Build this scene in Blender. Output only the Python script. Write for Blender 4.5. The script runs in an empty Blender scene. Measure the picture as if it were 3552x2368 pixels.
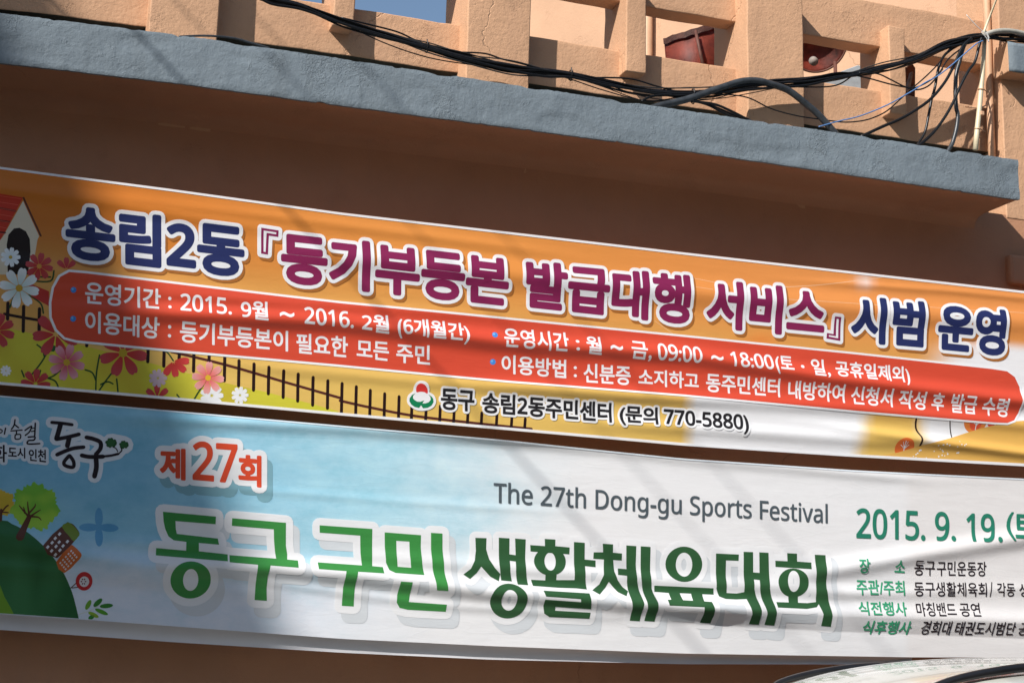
import bpy, bmesh, math, random
from math import sin, cos, radians, pi, exp, sqrt
from mathutils import Vector, Matrix, noise
from mathutils.geometry import delaunay_2d_cdt, tessellate_polygon

random.seed(7)
SC = bpy.context.scene
COL = SC.collection

# ------------------------------------------------------------------ camera
F = 5600.0                                    # focal length in photo pixels (3552 wide)
YAW, PITCH, ROLL = radians(19.0), radians(11.85), radians(1.33)
CAM = Vector((0.0, -7.0, 1.65))
def cam_axes():
    f0 = Vector((sin(YAW), cos(YAW), 0)); r0 = Vector((cos(YAW), -sin(YAW), 0)); u0 = Vector((0, 0, 1))
    fw = cos(PITCH) * f0 + sin(PITCH) * u0
    up = -sin(PITCH) * f0 + cos(PITCH) * u0
    return cos(ROLL) * r0 + sin(ROLL) * up, -sin(ROLL) * r0 + cos(ROLL) * up, fw
RI, UP, FW = cam_axes()
cd = bpy.data.cameras.new('camera'); cam = bpy.data.objects.new('camera', cd); COL.objects.link(cam)
cam.matrix_world = Matrix(((RI.x, UP.x, -FW.x, CAM.x), (RI.y, UP.y, -FW.y, CAM.y), (RI.z, UP.z, -FW.z, CAM.z), (0, 0, 0, 1)))
cd.sensor_width = 36.0; cd.lens = F / 3552 * 36.0; cd.clip_start = 0.1; cd.clip_end = 2000
SC.camera = cam

# ------------------------------------------------------------------ light
SUN = Vector((1.5, 1.0, -1.4)).normalized()           # direction the light travels
ELEV = math.asin(-SUN.z); ROT = math.atan2(-SUN.x, -SUN.y)
w = bpy.data.worlds.new('World'); SC.world = w; w.use_nodes = True
nt = w.node_tree; bg = nt.nodes['Background']
sky = nt.nodes.new('ShaderNodeTexSky'); sky.sky_type = 'NISHITA'; sky.sun_disc = False
sky.sun_elevation = ELEV; sky.sun_rotation = ROT; sky.air_density = 1.15; sky.dust_density = 0.8; sky.ozone_density = 1.6
nt.links.new(sky.outputs[0], bg.inputs[0]); bg.inputs[1].default_value = 0.09
sl = bpy.data.lights.new('sun', 'SUN'); sl.energy = 5.0; sl.angle = radians(0.53); sl.color = (1.0, 0.965, 0.92)
so = bpy.data.objects.new('sun', sl); COL.objects.link(so); so.location = (-12, -14, 16)
so.rotation_euler = SUN.to_track_quat('-Z', 'Y').to_euler()
SC.view_settings.view_transform = 'Standard'; SC.view_settings.look = 'None'
SC.view_settings.exposure = 0.39; SC.view_settings.gamma = 1.0
SC.cycles.max_bounces = 8

# ------------------------------------------------------------------ measuring: photo pixel -> point on the plane y
def at(px, py, y=0.0):
    d = RI * ((px - 1776) / F) + UP * ((1184 - py) / F) + FW
    return CAM + d * ((y - CAM.y) / d.y)
def zoom(x0, y0, s):
    return lambda x, y: (x0 + x / s, y0 + y / s)
Z4 = zoom(0, 640, 1.985); Z5 = zoom(1184, 740, 1.985); Z6 = zoom(2368, 840, 1.985)
Z7 = zoom(0, 1300, 1.985); Z8 = zoom(2368, 1578, 1.985); Z9 = zoom(1600, 1600, 1.68); Z10 = zoom(500, 1650, 1.96)
ZA = zoom(0, 1400, 1.96); ZB = zoom(0, 640, 2.063); ZT = zoom(2200, 0, 3.36); ZR = zoom(2852, 0, 3.36)
Z2 = zoom(1184, 0, 1.985); Z3 = zoom(2368, 0, 1.985); Z1 = zoom(0, 0, 1.985); ZE = zoom(1350, 1280, 7.84)

def lin(c):
    return tuple(((v / 255) / 12.92 if v / 255 <= .04045 else ((v / 255 + .055) / 1.055) ** 2.4) for v in c)
def pal(r, g, b, k=1.0):
    c = lin((r, g, b)); return (c[0] * k, c[1] * k, c[2] * k, 1.0)
def interp(pts, x):
    if x <= pts[0][0]:
        a, b = pts[0], pts[1]
    elif x >= pts[-1][0]:
        a, b = pts[-2], pts[-1]
    else:
        for a, b in zip(pts, pts[1:]):
            if a[0] <= x <= b[0]: break
    return a[1] + (b[1] - a[1]) * (x - a[0]) / (b[0] - a[0])
def sstep(a, b, x):
    t = max(0.0, min(1.0, (x - a) / (b - a))); return t * t * (3 - 2 * t)
def mixc(a, b, t):
    return tuple(a[i] + (b[i] - a[i]) * t for i in range(4))

# ------------------------------------------------------------------ scene bookkeeping
def tag(o, label=None, cat=None, group=None, kind=None):
    if label: o['label'] = label
    if cat: o['category'] = cat
    if group: o['group'] = group
    if kind: o['kind'] = kind
    return o
def empty(name, loc=(0, 0, 0)):
    o = bpy.data.objects.new(name, None); o.empty_display_size = .2; COL.objects.link(o); o.location = loc; return o
def link(name, me, mat, parent=None, smooth=False):
    o = bpy.data.objects.new(name, me); COL.objects.link(o)
    for m in (mat if isinstance(mat, (list, tuple)) else [mat]): me.materials.append(m)
    if parent:
        o.parent = parent; o.matrix_parent_inverse = Matrix.Translation(-parent.location)
    if smooth:
        me.polygons.foreach_set('use_smooth', [True] * len(me.polygons))
    return o
def from_bm(name, bm, mat, parent=None, smooth=False, bevel=0, wn=False):
    bmesh.ops.recalc_face_normals(bm, faces=bm.faces[:])
    me = bpy.data.meshes.new(name); bm.to_mesh(me); bm.free()
    o = link(name, me, mat, parent, smooth)
    if bevel:
        m = o.modifiers.new('bevel', 'BEVEL'); m.width = bevel; m.segments = 2; m.limit_method = 'ANGLE'; m.angle_limit = radians(50)
    if wn:
        m = o.modifiers.new('weighted', 'WEIGHTED_NORMAL'); m.weight = 80; m.keep_sharp = True
    return o
def box_bm(x0, x1, y0, y1, z0, z1, bm=None):
    bm = bm or bmesh.new()
    v = [bm.verts.new(p) for p in ((x0, y0, z0), (x1, y0, z0), (x1, y1, z0), (x0, y1, z0), (x0, y0, z1), (x1, y0, z1), (x1, y1, z1), (x0, y1, z1))]
    for f in ((0, 1, 2, 3), (4, 5, 6, 7), (0, 1, 5, 4), (1, 2, 6, 5), (2, 3, 7, 6), (3, 0, 4, 7)):
        bm.faces.new([v[i] for i in f])
    return bm
def prism_bm(poly_xz, y0, y1, bm=None):
    bm = bm or bmesh.new()
    a = [bm.verts.new((x, y0, z)) for x, z in poly_xz]; b = [bm.verts.new((x, y1, z)) for x, z in poly_xz]
    n = len(a)
    bm.faces.new(a); bm.faces.new(b[::-1])
    for i in range(n): bm.faces.new((a[i], b[i], b[(i + 1) % n], a[(i + 1) % n]))
    return bm
def catmull(pts, n=8):
    out = []
    P = [pts[0]] + list(pts) + [pts[-1]]
    for i in range(1, len(P) - 2):
        p0, p1, p2, p3 = P[i - 1], P[i], P[i + 1], P[i + 2]
        for k in range(n):
            t = k / n
            out.append(tuple(.5 * (2 * p1[j] + (p2[j] - p0[j]) * t + (2 * p0[j] - 5 * p1[j] + 4 * p2[j] - p3[j]) * t * t + (3 * p1[j] - p0[j] - 3 * p2[j] + p3[j]) * t ** 3) for j in range(len(p1))))
    out.append(tuple(pts[-1])); return out
def tube_bm(pts, r, seg=8, bm=None, rfun=None):
    bm = bm or bmesh.new(); rings = []
    pts = [Vector(p) for p in pts]; n = None
    for i, p in enumerate(pts):
        t = (pts[min(i + 1, len(pts) - 1)] - pts[max(i - 1, 0)]).normalized()
        if n is None:
            n = t.orthogonal().normalized()
        n = (n - t * n.dot(t)).normalized(); b = t.cross(n)
        rr = rfun(i) if rfun else r
        rings.append([bm.verts.new(p + (n * cos(2 * pi * k / seg) + b * sin(2 * pi * k / seg)) * rr) for k in range(seg)])
    for a, b in zip(rings, rings[1:]):
        for k in range(seg): bm.faces.new((a[k], a[(k + 1) % seg], b[(k + 1) % seg], b[k]))
    bm.faces.new(rings[0][::-1]); bm.faces.new(rings[-1])
    return bm

# ------------------------------------------------------------------ materials
def mat_new(name):
    m = bpy.data.materials.new(name); m.use_nodes = True
    return m, m.node_tree, m.node_tree.nodes['Principled BSDF']
def N(t, typ, **kw):
    n = t.nodes.new(typ)
    for k, v in kw.items(): setattr(n, k, v)
    return n
def noise_node(t, vec, scale, detail=6, rough=.6):
    n = N(t, 'ShaderNodeTexNoise'); n.inputs['Scale'].default_value = scale; n.inputs['Detail'].default_value = detail; n.inputs['Roughness'].default_value = rough
    t.links.new(vec, n.inputs['Vector']); return n.outputs['Fac']
def ramp(t, fac, stops):
    r = N(t, 'ShaderNodeValToRGB'); e = r.color_ramp.elements
    e[0].position, e[0].color = stops[0]; e[1].position, e[1].color = stops[-1]
    for p, c in stops[1:-1]:
        k = e.new(p); k.color = c
    t.links.new(fac, r.inputs[0]); return r.outputs[0]
def math_n(t, op, a, b=None):
    m = N(t, 'ShaderNodeMath', operation=op)
    for i, v in enumerate((a, b)):
        if v is None: continue
        if isinstance(v, (int, float)): m.inputs[i].default_value = v
        else: t.links.new(v, m.inputs[i])
    return m.outputs[0]
def mix_n(t, fac, a, b, mode='MIX'):
    m = N(t, 'ShaderNodeMix', data_type='RGBA', blend_type=mode)
    if isinstance(fac, (int, float)): m.inputs[0].default_value = fac
    else: t.links.new(fac, m.inputs[0])
    for i, v in ((6, a), (7, b)):
        if isinstance(v, tuple): m.inputs[i].default_value = v
        else: t.links.new(v, m.inputs[i])
    return m.outputs[2]
def plain(name, c, rough=.5, metal=0, spec=.5, var=.12, scale=30, bump=0.0):
    m, t, b = mat_new(name)
    co = N(t, 'ShaderNodeTexCoord').outputs['Object']
    f = noise_node(t, co, scale, 4)
    lo = tuple(v * (1 - var) for v in c[:3]) + (1,); hi = tuple(min(1, v * (1 + var)) for v in c[:3]) + (1,)
    t.links.new(ramp(t, f, [(.3, lo), (.7, hi)]), b.inputs['Base Color'])
    b.inputs['Roughness'].default_value = rough; b.inputs['Metallic'].default_value = metal; b.inputs['Specular IOR Level'].default_value = spec
    if bump:
        bp = N(t, 'ShaderNodeBump'); bp.inputs['Strength'].default_value = bump; bp.inputs['Distance'].default_value = .004
        t.links.new(f, bp.inputs['Height']); t.links.new(bp.outputs[0], b.inputs['Normal'])
    return m
def plaster(name, c, chip, lump=1.0, crack=True, stain=None, crinkle=.35):
    """old painted render: trowel waves, pits, thick brushed paint and broken flakes"""
    m, t, b = mat_new(name); L = t.links
    co = N(t, 'ShaderNodeTexCoord').outputs['Object']
    big = noise_node(t, co, 1.3, 4); mid = noise_node(t, co, 9, 8, .65); fine = noise_node(t, co, 60, 6, .6); grit = noise_node(t, co, 220, 3)
    lo = tuple(v * .88 for v in c) + (1,); hi = tuple(min(1, v * 1.08) for v in c) + (1,)
    col = ramp(t, big, [(.3, lo), (.7, hi)])
    col = mix_n(t, math_n(t, 'MULTIPLY', mid, .22), col, tuple(v * .72 for v in c) + (1,))
    # flakes: places where the paint film has come away
    fl = noise_node(t, co, 3.4, 10, .72)
    edge = ramp(t, fl, [(.60, (0, 0, 0, 1)), (.625, (1, 1, 1, 1))])
    wn = noise_node(t, co, 26, 6, .7)
    pit = ramp(t, wn, [(.66, (0, 0, 0, 1)), (.70, (1, 1, 1, 1))])
    col = mix_n(t, math_n(t, 'MULTIPLY', pit, .35), col, chip + (1,))
    if stain:
        mp = N(t, 'ShaderNodeMapping'); mp.inputs['Scale'].default_value = (6, 1, .5); L.new(co, mp.inputs['Vector'])
        st = ramp(t, noise_node(t, mp.outputs[0], 1.6, 5, .6), [(.52, (0, 0, 0, 1)), (.75, (1, 1, 1, 1))])
        col = mix_n(t, math_n(t, 'MULTIPLY', st, .30), col, stain + (1,))
    L.new(col, b.inputs['Base Color'])
    h = math_n(t, 'ADD', math_n(t, 'MULTIPLY', mid, 1.1 * lump), math_n(t, 'MULTIPLY', fine, .42 * lump))
    h = math_n(t, 'ADD', h, math_n(t, 'MULTIPLY', grit, .10))
    h = math_n(t, 'SUBTRACT', h, math_n(t, 'MULTIPLY', edge, .30 * lump))
    h = math_n(t, 'SUBTRACT', h, math_n(t, 'MULTIPLY', pit, .20 * lump))
    if crack:
        vo = N(t, 'ShaderNodeTexVoronoi', feature='DISTANCE_TO_EDGE'); vo.inputs['Scale'].default_value = 2.1
        wv = N(t, 'ShaderNodeMixRGB'); wv.inputs[0].default_value = .22
        nn = N(t, 'ShaderNodeTexNoise'); nn.inputs['Scale'].default_value = 5; nn.inputs['Detail'].default_value = 8
        L.new(co, nn.inputs['Vector']); L.new(co, wv.inputs[1]); L.new(nn.outputs['Color'], wv.inputs[2]); L.new(wv.outputs[0], vo.inputs['Vector'])
        ck = ramp(t, vo.outputs[0], [(.0, (1, 1, 1, 1)), (.008, (0, 0, 0, 1))])
        ck = math_n(t, 'MULTIPLY', ck, ramp(t, noise_node(t, co, 1.1, 3), [(.52, (0, 0, 0, 1)), (.6, (1, 1, 1, 1))]))
        h = math_n(t, 'SUBTRACT', h, math_n(t, 'MULTIPLY', ck, .8))
    # wrinkled, half-lifted paint in patches
    for sc_, gate, wd_ in ((9, (.54, .62), .022), (22, (.55, .63), .04)):
        cr = math_n(t, 'ABSOLUTE', math_n(t, 'SUBTRACT', noise_node(t, co, sc_, 6, .62), .5))
        cr = ramp(t, cr, [(0, (1, 1, 1, 1)), (wd_, (0, 0, 0, 1))])
        g_ = ramp(t, noise_node(t, co, 2.3 + sc_ * .05, 4, .6), [(gate[0], (0, 0, 0, 1)), (gate[1], (1, 1, 1, 1))])
        cr = math_n(t, 'MULTIPLY', cr, g_)
        h = math_n(t, 'ADD', h, math_n(t, 'MULTIPLY', cr, .42 * crinkle))
    bp = N(t, 'ShaderNodeBump'); bp.inputs['Strength'].default_value = .55; bp.inputs['Distance'].default_value = .012
    L.new(h, bp.inputs['Height']); L.new(bp.outputs[0], b.inputs['Normal'])
    b.inputs['Roughness'].default_value = .72; b.inputs['Specular IOR Level'].default_value = .25
    return m
def vinyl(name, cloud=0.0):
    """banner cloth: the print colours are stored per corner, fine weave in the bump"""
    m, t, b = mat_new(name); L = t.links
    at_ = N(t, 'ShaderNodeVertexColor', layer_name='print'); col = at_.outputs[0]
    co = N(t, 'ShaderNodeTexCoord').outputs['Object']
    if cloud:
        mp = N(t, 'ShaderNodeMapping'); mp.inputs['Scale'].default_value = (1, 1, 1.6); L.new(co, mp.inputs['Vector'])
        k = ramp(t, noise_node(t, mp.outputs[0], 5, 8, .68), [(.3, (.70, .86, .90, 1)), (.5, (.96, .98, 1, 1)), (.68, (1.14, 1.08, 1.05, 1))])
        bl = N(t, 'ShaderNodeSeparateColor'); L.new(at_.outputs[0], bl.inputs[0])
        f = math_n(t, 'MULTIPLY', math_n(t, 'SUBTRACT', bl.outputs[2], bl.outputs[0]), 4.0 * cloud)
        f = math_n(t, 'MINIMUM', math_n(t, 'MAXIMUM', f, 0.0), 1.0)
        col = mix_n(t, f, col, mix_n(t, 1.0, col, k, 'MULTIPLY'))
    vo = noise_node(t, co, 9, 4)
    col = mix_n(t, .5, col, mix_n(t, 1.0, col, ramp(t, vo, [(.3, (.94, .94, .94, 1)), (.7, (1, 1, 1, 1))]), 'MULTIPLY'))
    L.new(col, b.inputs['Base Color'])
    b.inputs['Roughness'].default_value = .42; b.inputs['Specular IOR Level'].default_value = .32
    # small handling creases in the sheet
    mp = N(t, 'ShaderNodeMapping'); mp.inputs['Scale'].default_value = (1.2, 1, 5.5); mp.inputs['Rotation'].default_value = (0, radians(4), 0); L.new(co, mp.inputs['Vector'])
    h = noise_node(t, mp.outputs[0], 2.2, 5, .5)
    rdg = math_n(t, 'ABSOLUTE', math_n(t, 'SUBTRACT', noise_node(t, mp.outputs[0], 1.6, 2, .5), .5))
    rdg = ramp(t, rdg, [(0, (1, 1, 1, 1)), (.012, (0, 0, 0, 1))])
    h = math_n(t, 'ADD', h, math_n(t, 'MULTIPLY', rdg, .06))
    bp = N(t, 'ShaderNodeBump'); bp.inputs['Strength'].default_value = .16; bp.inputs['Distance'].default_value = .02
    L.new(h, bp.inputs['Height']); L.new(bp.outputs[0], b.inputs['Normal'])
    tr = N(t, 'ShaderNodeBsdfTranslucent'); L.new(col, tr.inputs[0]); mx = N(t, 'ShaderNodeMixShader'); mx.inputs[0].default_value = .16
    L.new(b.outputs[0], mx.inputs[1]); L.new(tr.outputs[0], mx.inputs[2]); L.new(mx.outputs[0], t.nodes['Material Output'].inputs[0])
    return m

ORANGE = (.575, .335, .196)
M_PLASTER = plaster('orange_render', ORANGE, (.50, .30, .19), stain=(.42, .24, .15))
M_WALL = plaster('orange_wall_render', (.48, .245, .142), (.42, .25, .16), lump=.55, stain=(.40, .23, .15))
M_LEDGE = plaster('blue_grey_painted_concrete', (.178, .214, .24), (.25, .28, .30), lump=1.05, crack=False, crinkle=1.0, stain=(.12, .14, .15))
M_HOUSE = plaster('pale_orange_render', (.54, .325, .20), (.5, .3, .2), lump=.5)
M_VINYL1 = vinyl('printed_vinyl'); M_VINYL2 = vinyl('printed_vinyl_sky', 1.0)
M_BLACK = plain('black_cable_sheath', (.007, .007, .0075), .34, spec=.35, var=.4, scale=40)
M_DUSTY = plain('dusty_cable_sheath', (.03, .028, .026), .5, spec=.35, var=.5, scale=14)
M_MOSS_SHADE = plain('moss_and_painted_shade', (.05, .045, .03), .9, var=.4, scale=30, bump=.3)  # moss brown with the shade of the parapet slot put into the colour
M_GREYC = plain('grey_cable_sheath', (.034, .038, .042), .38, var=.35, scale=25)
M_PALEC = plain('pale_conduit', (.36, .34, .29), .5, var=.2, scale=20)
M_BLUEC = plain('blue_cable_sheath', (.09, .20, .42), .4, var=.2, scale=30)
M_CREAM = plain('cream_pipe', (.62, .53, .36), .45, var=.14, scale=14, bump=.15)
M_PIPE = plain('orange_painted_pipe', ORANGE, .6, var=.1, scale=10, bump=.2)
M_RUST = plain('rusty_red_metal', (.20, .035, .018), .55, var=.75, scale=7, bump=.3)
M_RUST2 = plain('dark_rusty_metal', (.10, .035, .022), .65, var=.5, scale=14, bump=.3)
M_ZINC = plain('weathered_zinc', (.34, .38, .40), .5, var=.2, scale=20)
M_WOOD = plain('weathered_board', (.25, .21, .18), .75, var=.3, scale=30)
M_ASPHALT = plain('asphalt', (.07, .068, .066), .9, var=.3, scale=40, bump=.3)
M_PAVE = plain('concrete_paving', (.16, .15, .14), .85, var=.2, scale=12, bump=.2)
M_ROPE = plain('white_rope', (.6, .6, .58), .7)
# ------------------------------------------------------------------ printing on cloth
import numpy as np
def pxz(p):                                   # photo pixel -> (x, z) on the banner plane
    v = at(p[0], p[1], 0.0); return (v.x, v.z)
def boundary(tris):
    cnt = {}
    for a, b, c in tris:
        for e in ((a, b), (b, c), (c, a)):
            k = (min(e), max(e)); cnt[k] = cnt.get(k, 0) + 1
    return [k for k, n in cnt.items() if n == 1]
def union(polys):
    V, Fc = [], []
    for p in polys:
        Fc.append(list(range(len(V), len(V) + len(p)))); V += [Vector(q) for q in p]
    v, e, f, ov, oe, of = delaunay_2d_cdt(V, [], Fc, 1, 1e-6)
    return [tuple(q) for q in v], [tuple(q) for q, o_ in zip(f, of) if len(q) == 3 and o_]
def ccw(p):
    a = sum(p[i][0] * p[(i + 1) % len(p)][1] - p[(i + 1) % len(p)][0] * p[i][1] for i in range(len(p)))
    return p if a > 0 else p[::-1]
def capsule(a, b, r, k=5, r2=None):
    r2 = r if r2 is None else r2
    d = math.atan2(b[1] - a[1], b[0] - a[0])
    return [(b[0] + r2 * cos(d - pi / 2 + pi * i / k), b[1] + r2 * sin(d - pi / 2 + pi * i / k)) for i in range(k + 1)] + \
           [(a[0] + r * cos(d + pi / 2 + pi * i / k), a[1] + r * sin(d + pi / 2 + pi * i / k)) for i in range(k + 1)]
def dilate(verts, tris, r):
    polys = [ccw([verts[i] for i in t]) for t in tris]
    for i, j in boundary(tris):
        if (Vector(verts[i]) - Vector(verts[j])).length > 1e-6: polys.append(ccw(capsule(verts[i], verts[j], r)))
    v, f = union(polys)
    # keep only what truly lies in the letter or within r of its outline
    A = np.array(v); c = A[np.array(f)].mean(1); ok = np.zeros(len(c), bool); B = np.array(verts, float)
    for t in tris:
        a, b, d = B[list(t)]
        s1 = (b[0] - a[0]) * (c[:, 1] - a[1]) - (b[1] - a[1]) * (c[:, 0] - a[0]); s2 = (d[0] - b[0]) * (c[:, 1] - b[1]) - (d[1] - b[1]) * (c[:, 0] - b[0]); s3 = (a[0] - d[0]) * (c[:, 1] - d[1]) - (a[1] - d[1]) * (c[:, 0] - d[0])
        ok |= ((s1 >= 0) & (s2 >= 0) & (s3 >= 0)) | ((s1 <= 0) & (s2 <= 0) & (s3 <= 0))
    for i, j in boundary(tris):
        a, b = B[i], B[j]; d = b - a; t = np.clip(((c - a) @ d) / max(d @ d, 1e-18), 0, 1)
        ok |= np.hypot(*(c - a - t[:, None] * d).T) < r
    return v, [q for q, k in zip(f, ok) if k]
def fill(outer, holes=()):
    loops = [[Vector((x, y, 0)) for x, y in l] for l in [outer] + list(holes)]
    t = tessellate_polygon(loops); flat = [(v.x, v.y) for l in loops for v in l]
    return flat, [tuple(q) for q in t if len(set(q)) == 3]
def ell(cx, cy, rx, ry, rot=0, n=36):
    return [(cx + rx * cos(2 * pi * i / n) * cos(rot) - ry * sin(2 * pi * i / n) * sin(rot), cy + rx * cos(2 * pi * i / n) * sin(rot) + ry * sin(2 * pi * i / n) * cos(rot)) for i in range(n)]
def smooth_poly(p, n=4):                       # closed Catmull-Rom outline
    q = [p[-1]] + p + [p[0], p[1]]; out = []
    for i in range(1, len(q) - 2):
        for k in range(n):
            t = k / n
            out.append(tuple(.5 * (2 * q[i][j] + (q[i + 1][j] - q[i - 1][j]) * t + (2 * q[i - 1][j] - 5 * q[i][j] + 4 * q[i + 1][j] - q[i + 2][j]) * t * t + (3 * q[i][j] - q[i - 1][j] - 3 * q[i + 1][j] + q[i + 2][j]) * t ** 3) for j in (0, 1)))
    return out

GLY = {}
def plain_sans(s):
    """digits and Latin letters as the upright sans-serif forms, which Blender's fallback face draws"""
    o = ''
    for ch in s:
        if '0' <= ch <= '9': o += chr(0x1D7E2 + ord(ch) - 48)
        elif 'A' <= ch <= 'Z': o += chr(0x1D5A0 + ord(ch) - 65)
        elif 'a' <= ch <= 'z': o += chr(0x1D5BA + ord(ch) - 97)
        else: o += ch
    return o
def glyph_run(s):
    """outline triangles of a line of type, from Blender's built-in fonts"""
    s = plain_sans(s)
    if s in GLY: return GLY[s]
    c = bpy.data.curves.new('t', 'FONT'); c.body = s; c.resolution_u = 4; c.fill_mode = 'FRONT'
    o = bpy.data.objects.new('t', c); COL.objects.link(o)
    dg = bpy.context.evaluated_depsgraph_get(); dg.update()
    me = bpy.data.meshes.new_from_object(o.evaluated_get(dg)); me.calc_loop_triangles()
    b = bmesh.new(); b.from_mesh(me); bmesh.ops.remove_doubles(b, verts=b.verts[:], dist=1e-5); bmesh.ops.triangulate(b, faces=b.faces[:])
    b.verts.index_update()
    V = [(v.co.x, v.co.y) for v in b.verts]; T = [tuple(v.index for v in f.verts) for f in b.faces]
    b.free(); bpy.data.objects.remove(o); bpy.data.meshes.remove(me); bpy.data.curves.remove(c)
    GLY[s] = (V, T); return V, T
def islands(V, T):
    par = list(range(len(V)))
    def find(i):
        while par[i] != i:
            par[i] = par[par[i]]; i = par[i]
        return i
    for t in T:
        a = find(t[0])
        for k in t[1:]: par[find(k)] = a
    g = {}
    for t in T: g.setdefault(find(t[0]), []).append(t)
    out = []
    for ts in g.values():
        ids = sorted({i for t in ts for i in t}); m = {i: k for k, i in enumerate(ids)}
        out.append(([V[i] for i in ids], [tuple(m[i] for i in t) for t in ts]))
    return out

def cut_lines(T, ax, step):
    """split triangles (n, 3, 2) into the strips between the lines coordinate[ax] = k * step"""
    o = np.argsort(T[:, :, ax], axis=1); T = np.take_along_axis(T, o[:, :, None], 1)
    c = T[:, :, ax]; lo = np.floor(c[:, 0] / step + 1e-7).astype(int); hi = np.maximum(lo + 1, np.ceil(c[:, 2] / step - 1e-7).astype(int))
    n = hi - lo; k = np.arange(n.sum()) - np.repeat(np.cumsum(n) - n, n) + np.repeat(lo, n)
    T = np.repeat(T, n, 0); a, b, d = T[:, 0], T[:, 1], T[:, 2]
    z0 = np.maximum(k * step, a[:, ax]); z1 = np.minimum((k + 1) * step, d[:, ax])
    def at_(p, q, z):
        dn = q[:, ax] - p[:, ax]; bad = np.abs(dn) < 1e-12
        return p + (q - p) * np.where(bad, 0, (z - p[:, ax]) / np.where(bad, 1, dn))[:, None]
    def R(z): return np.where((z <= b[:, ax])[:, None] & ((b[:, ax] - a[:, ax]) > 1e-12)[:, None], at_(a, b, z), at_(b, d, z))
    L0, L1, R0, R1 = at_(a, d, z0), at_(a, d, z1), R(z0), R(z1)
    M = np.where(((b[:, ax] > z0) & (b[:, ax] < z1))[:, None], b, R0)
    Q = np.concatenate([np.stack([L0, R0, M], 1), np.stack([L0, M, R1], 1), np.stack([L0, R1, L1], 1)])
    w_ = (Q[:, 1, 0] - Q[:, 0, 0]) * (Q[:, 2, 1] - Q[:, 0, 1]) - (Q[:, 1, 1] - Q[:, 0, 1]) * (Q[:, 2, 0] - Q[:, 0, 0])
    return Q[np.abs(w_) > 1e-10]
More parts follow.
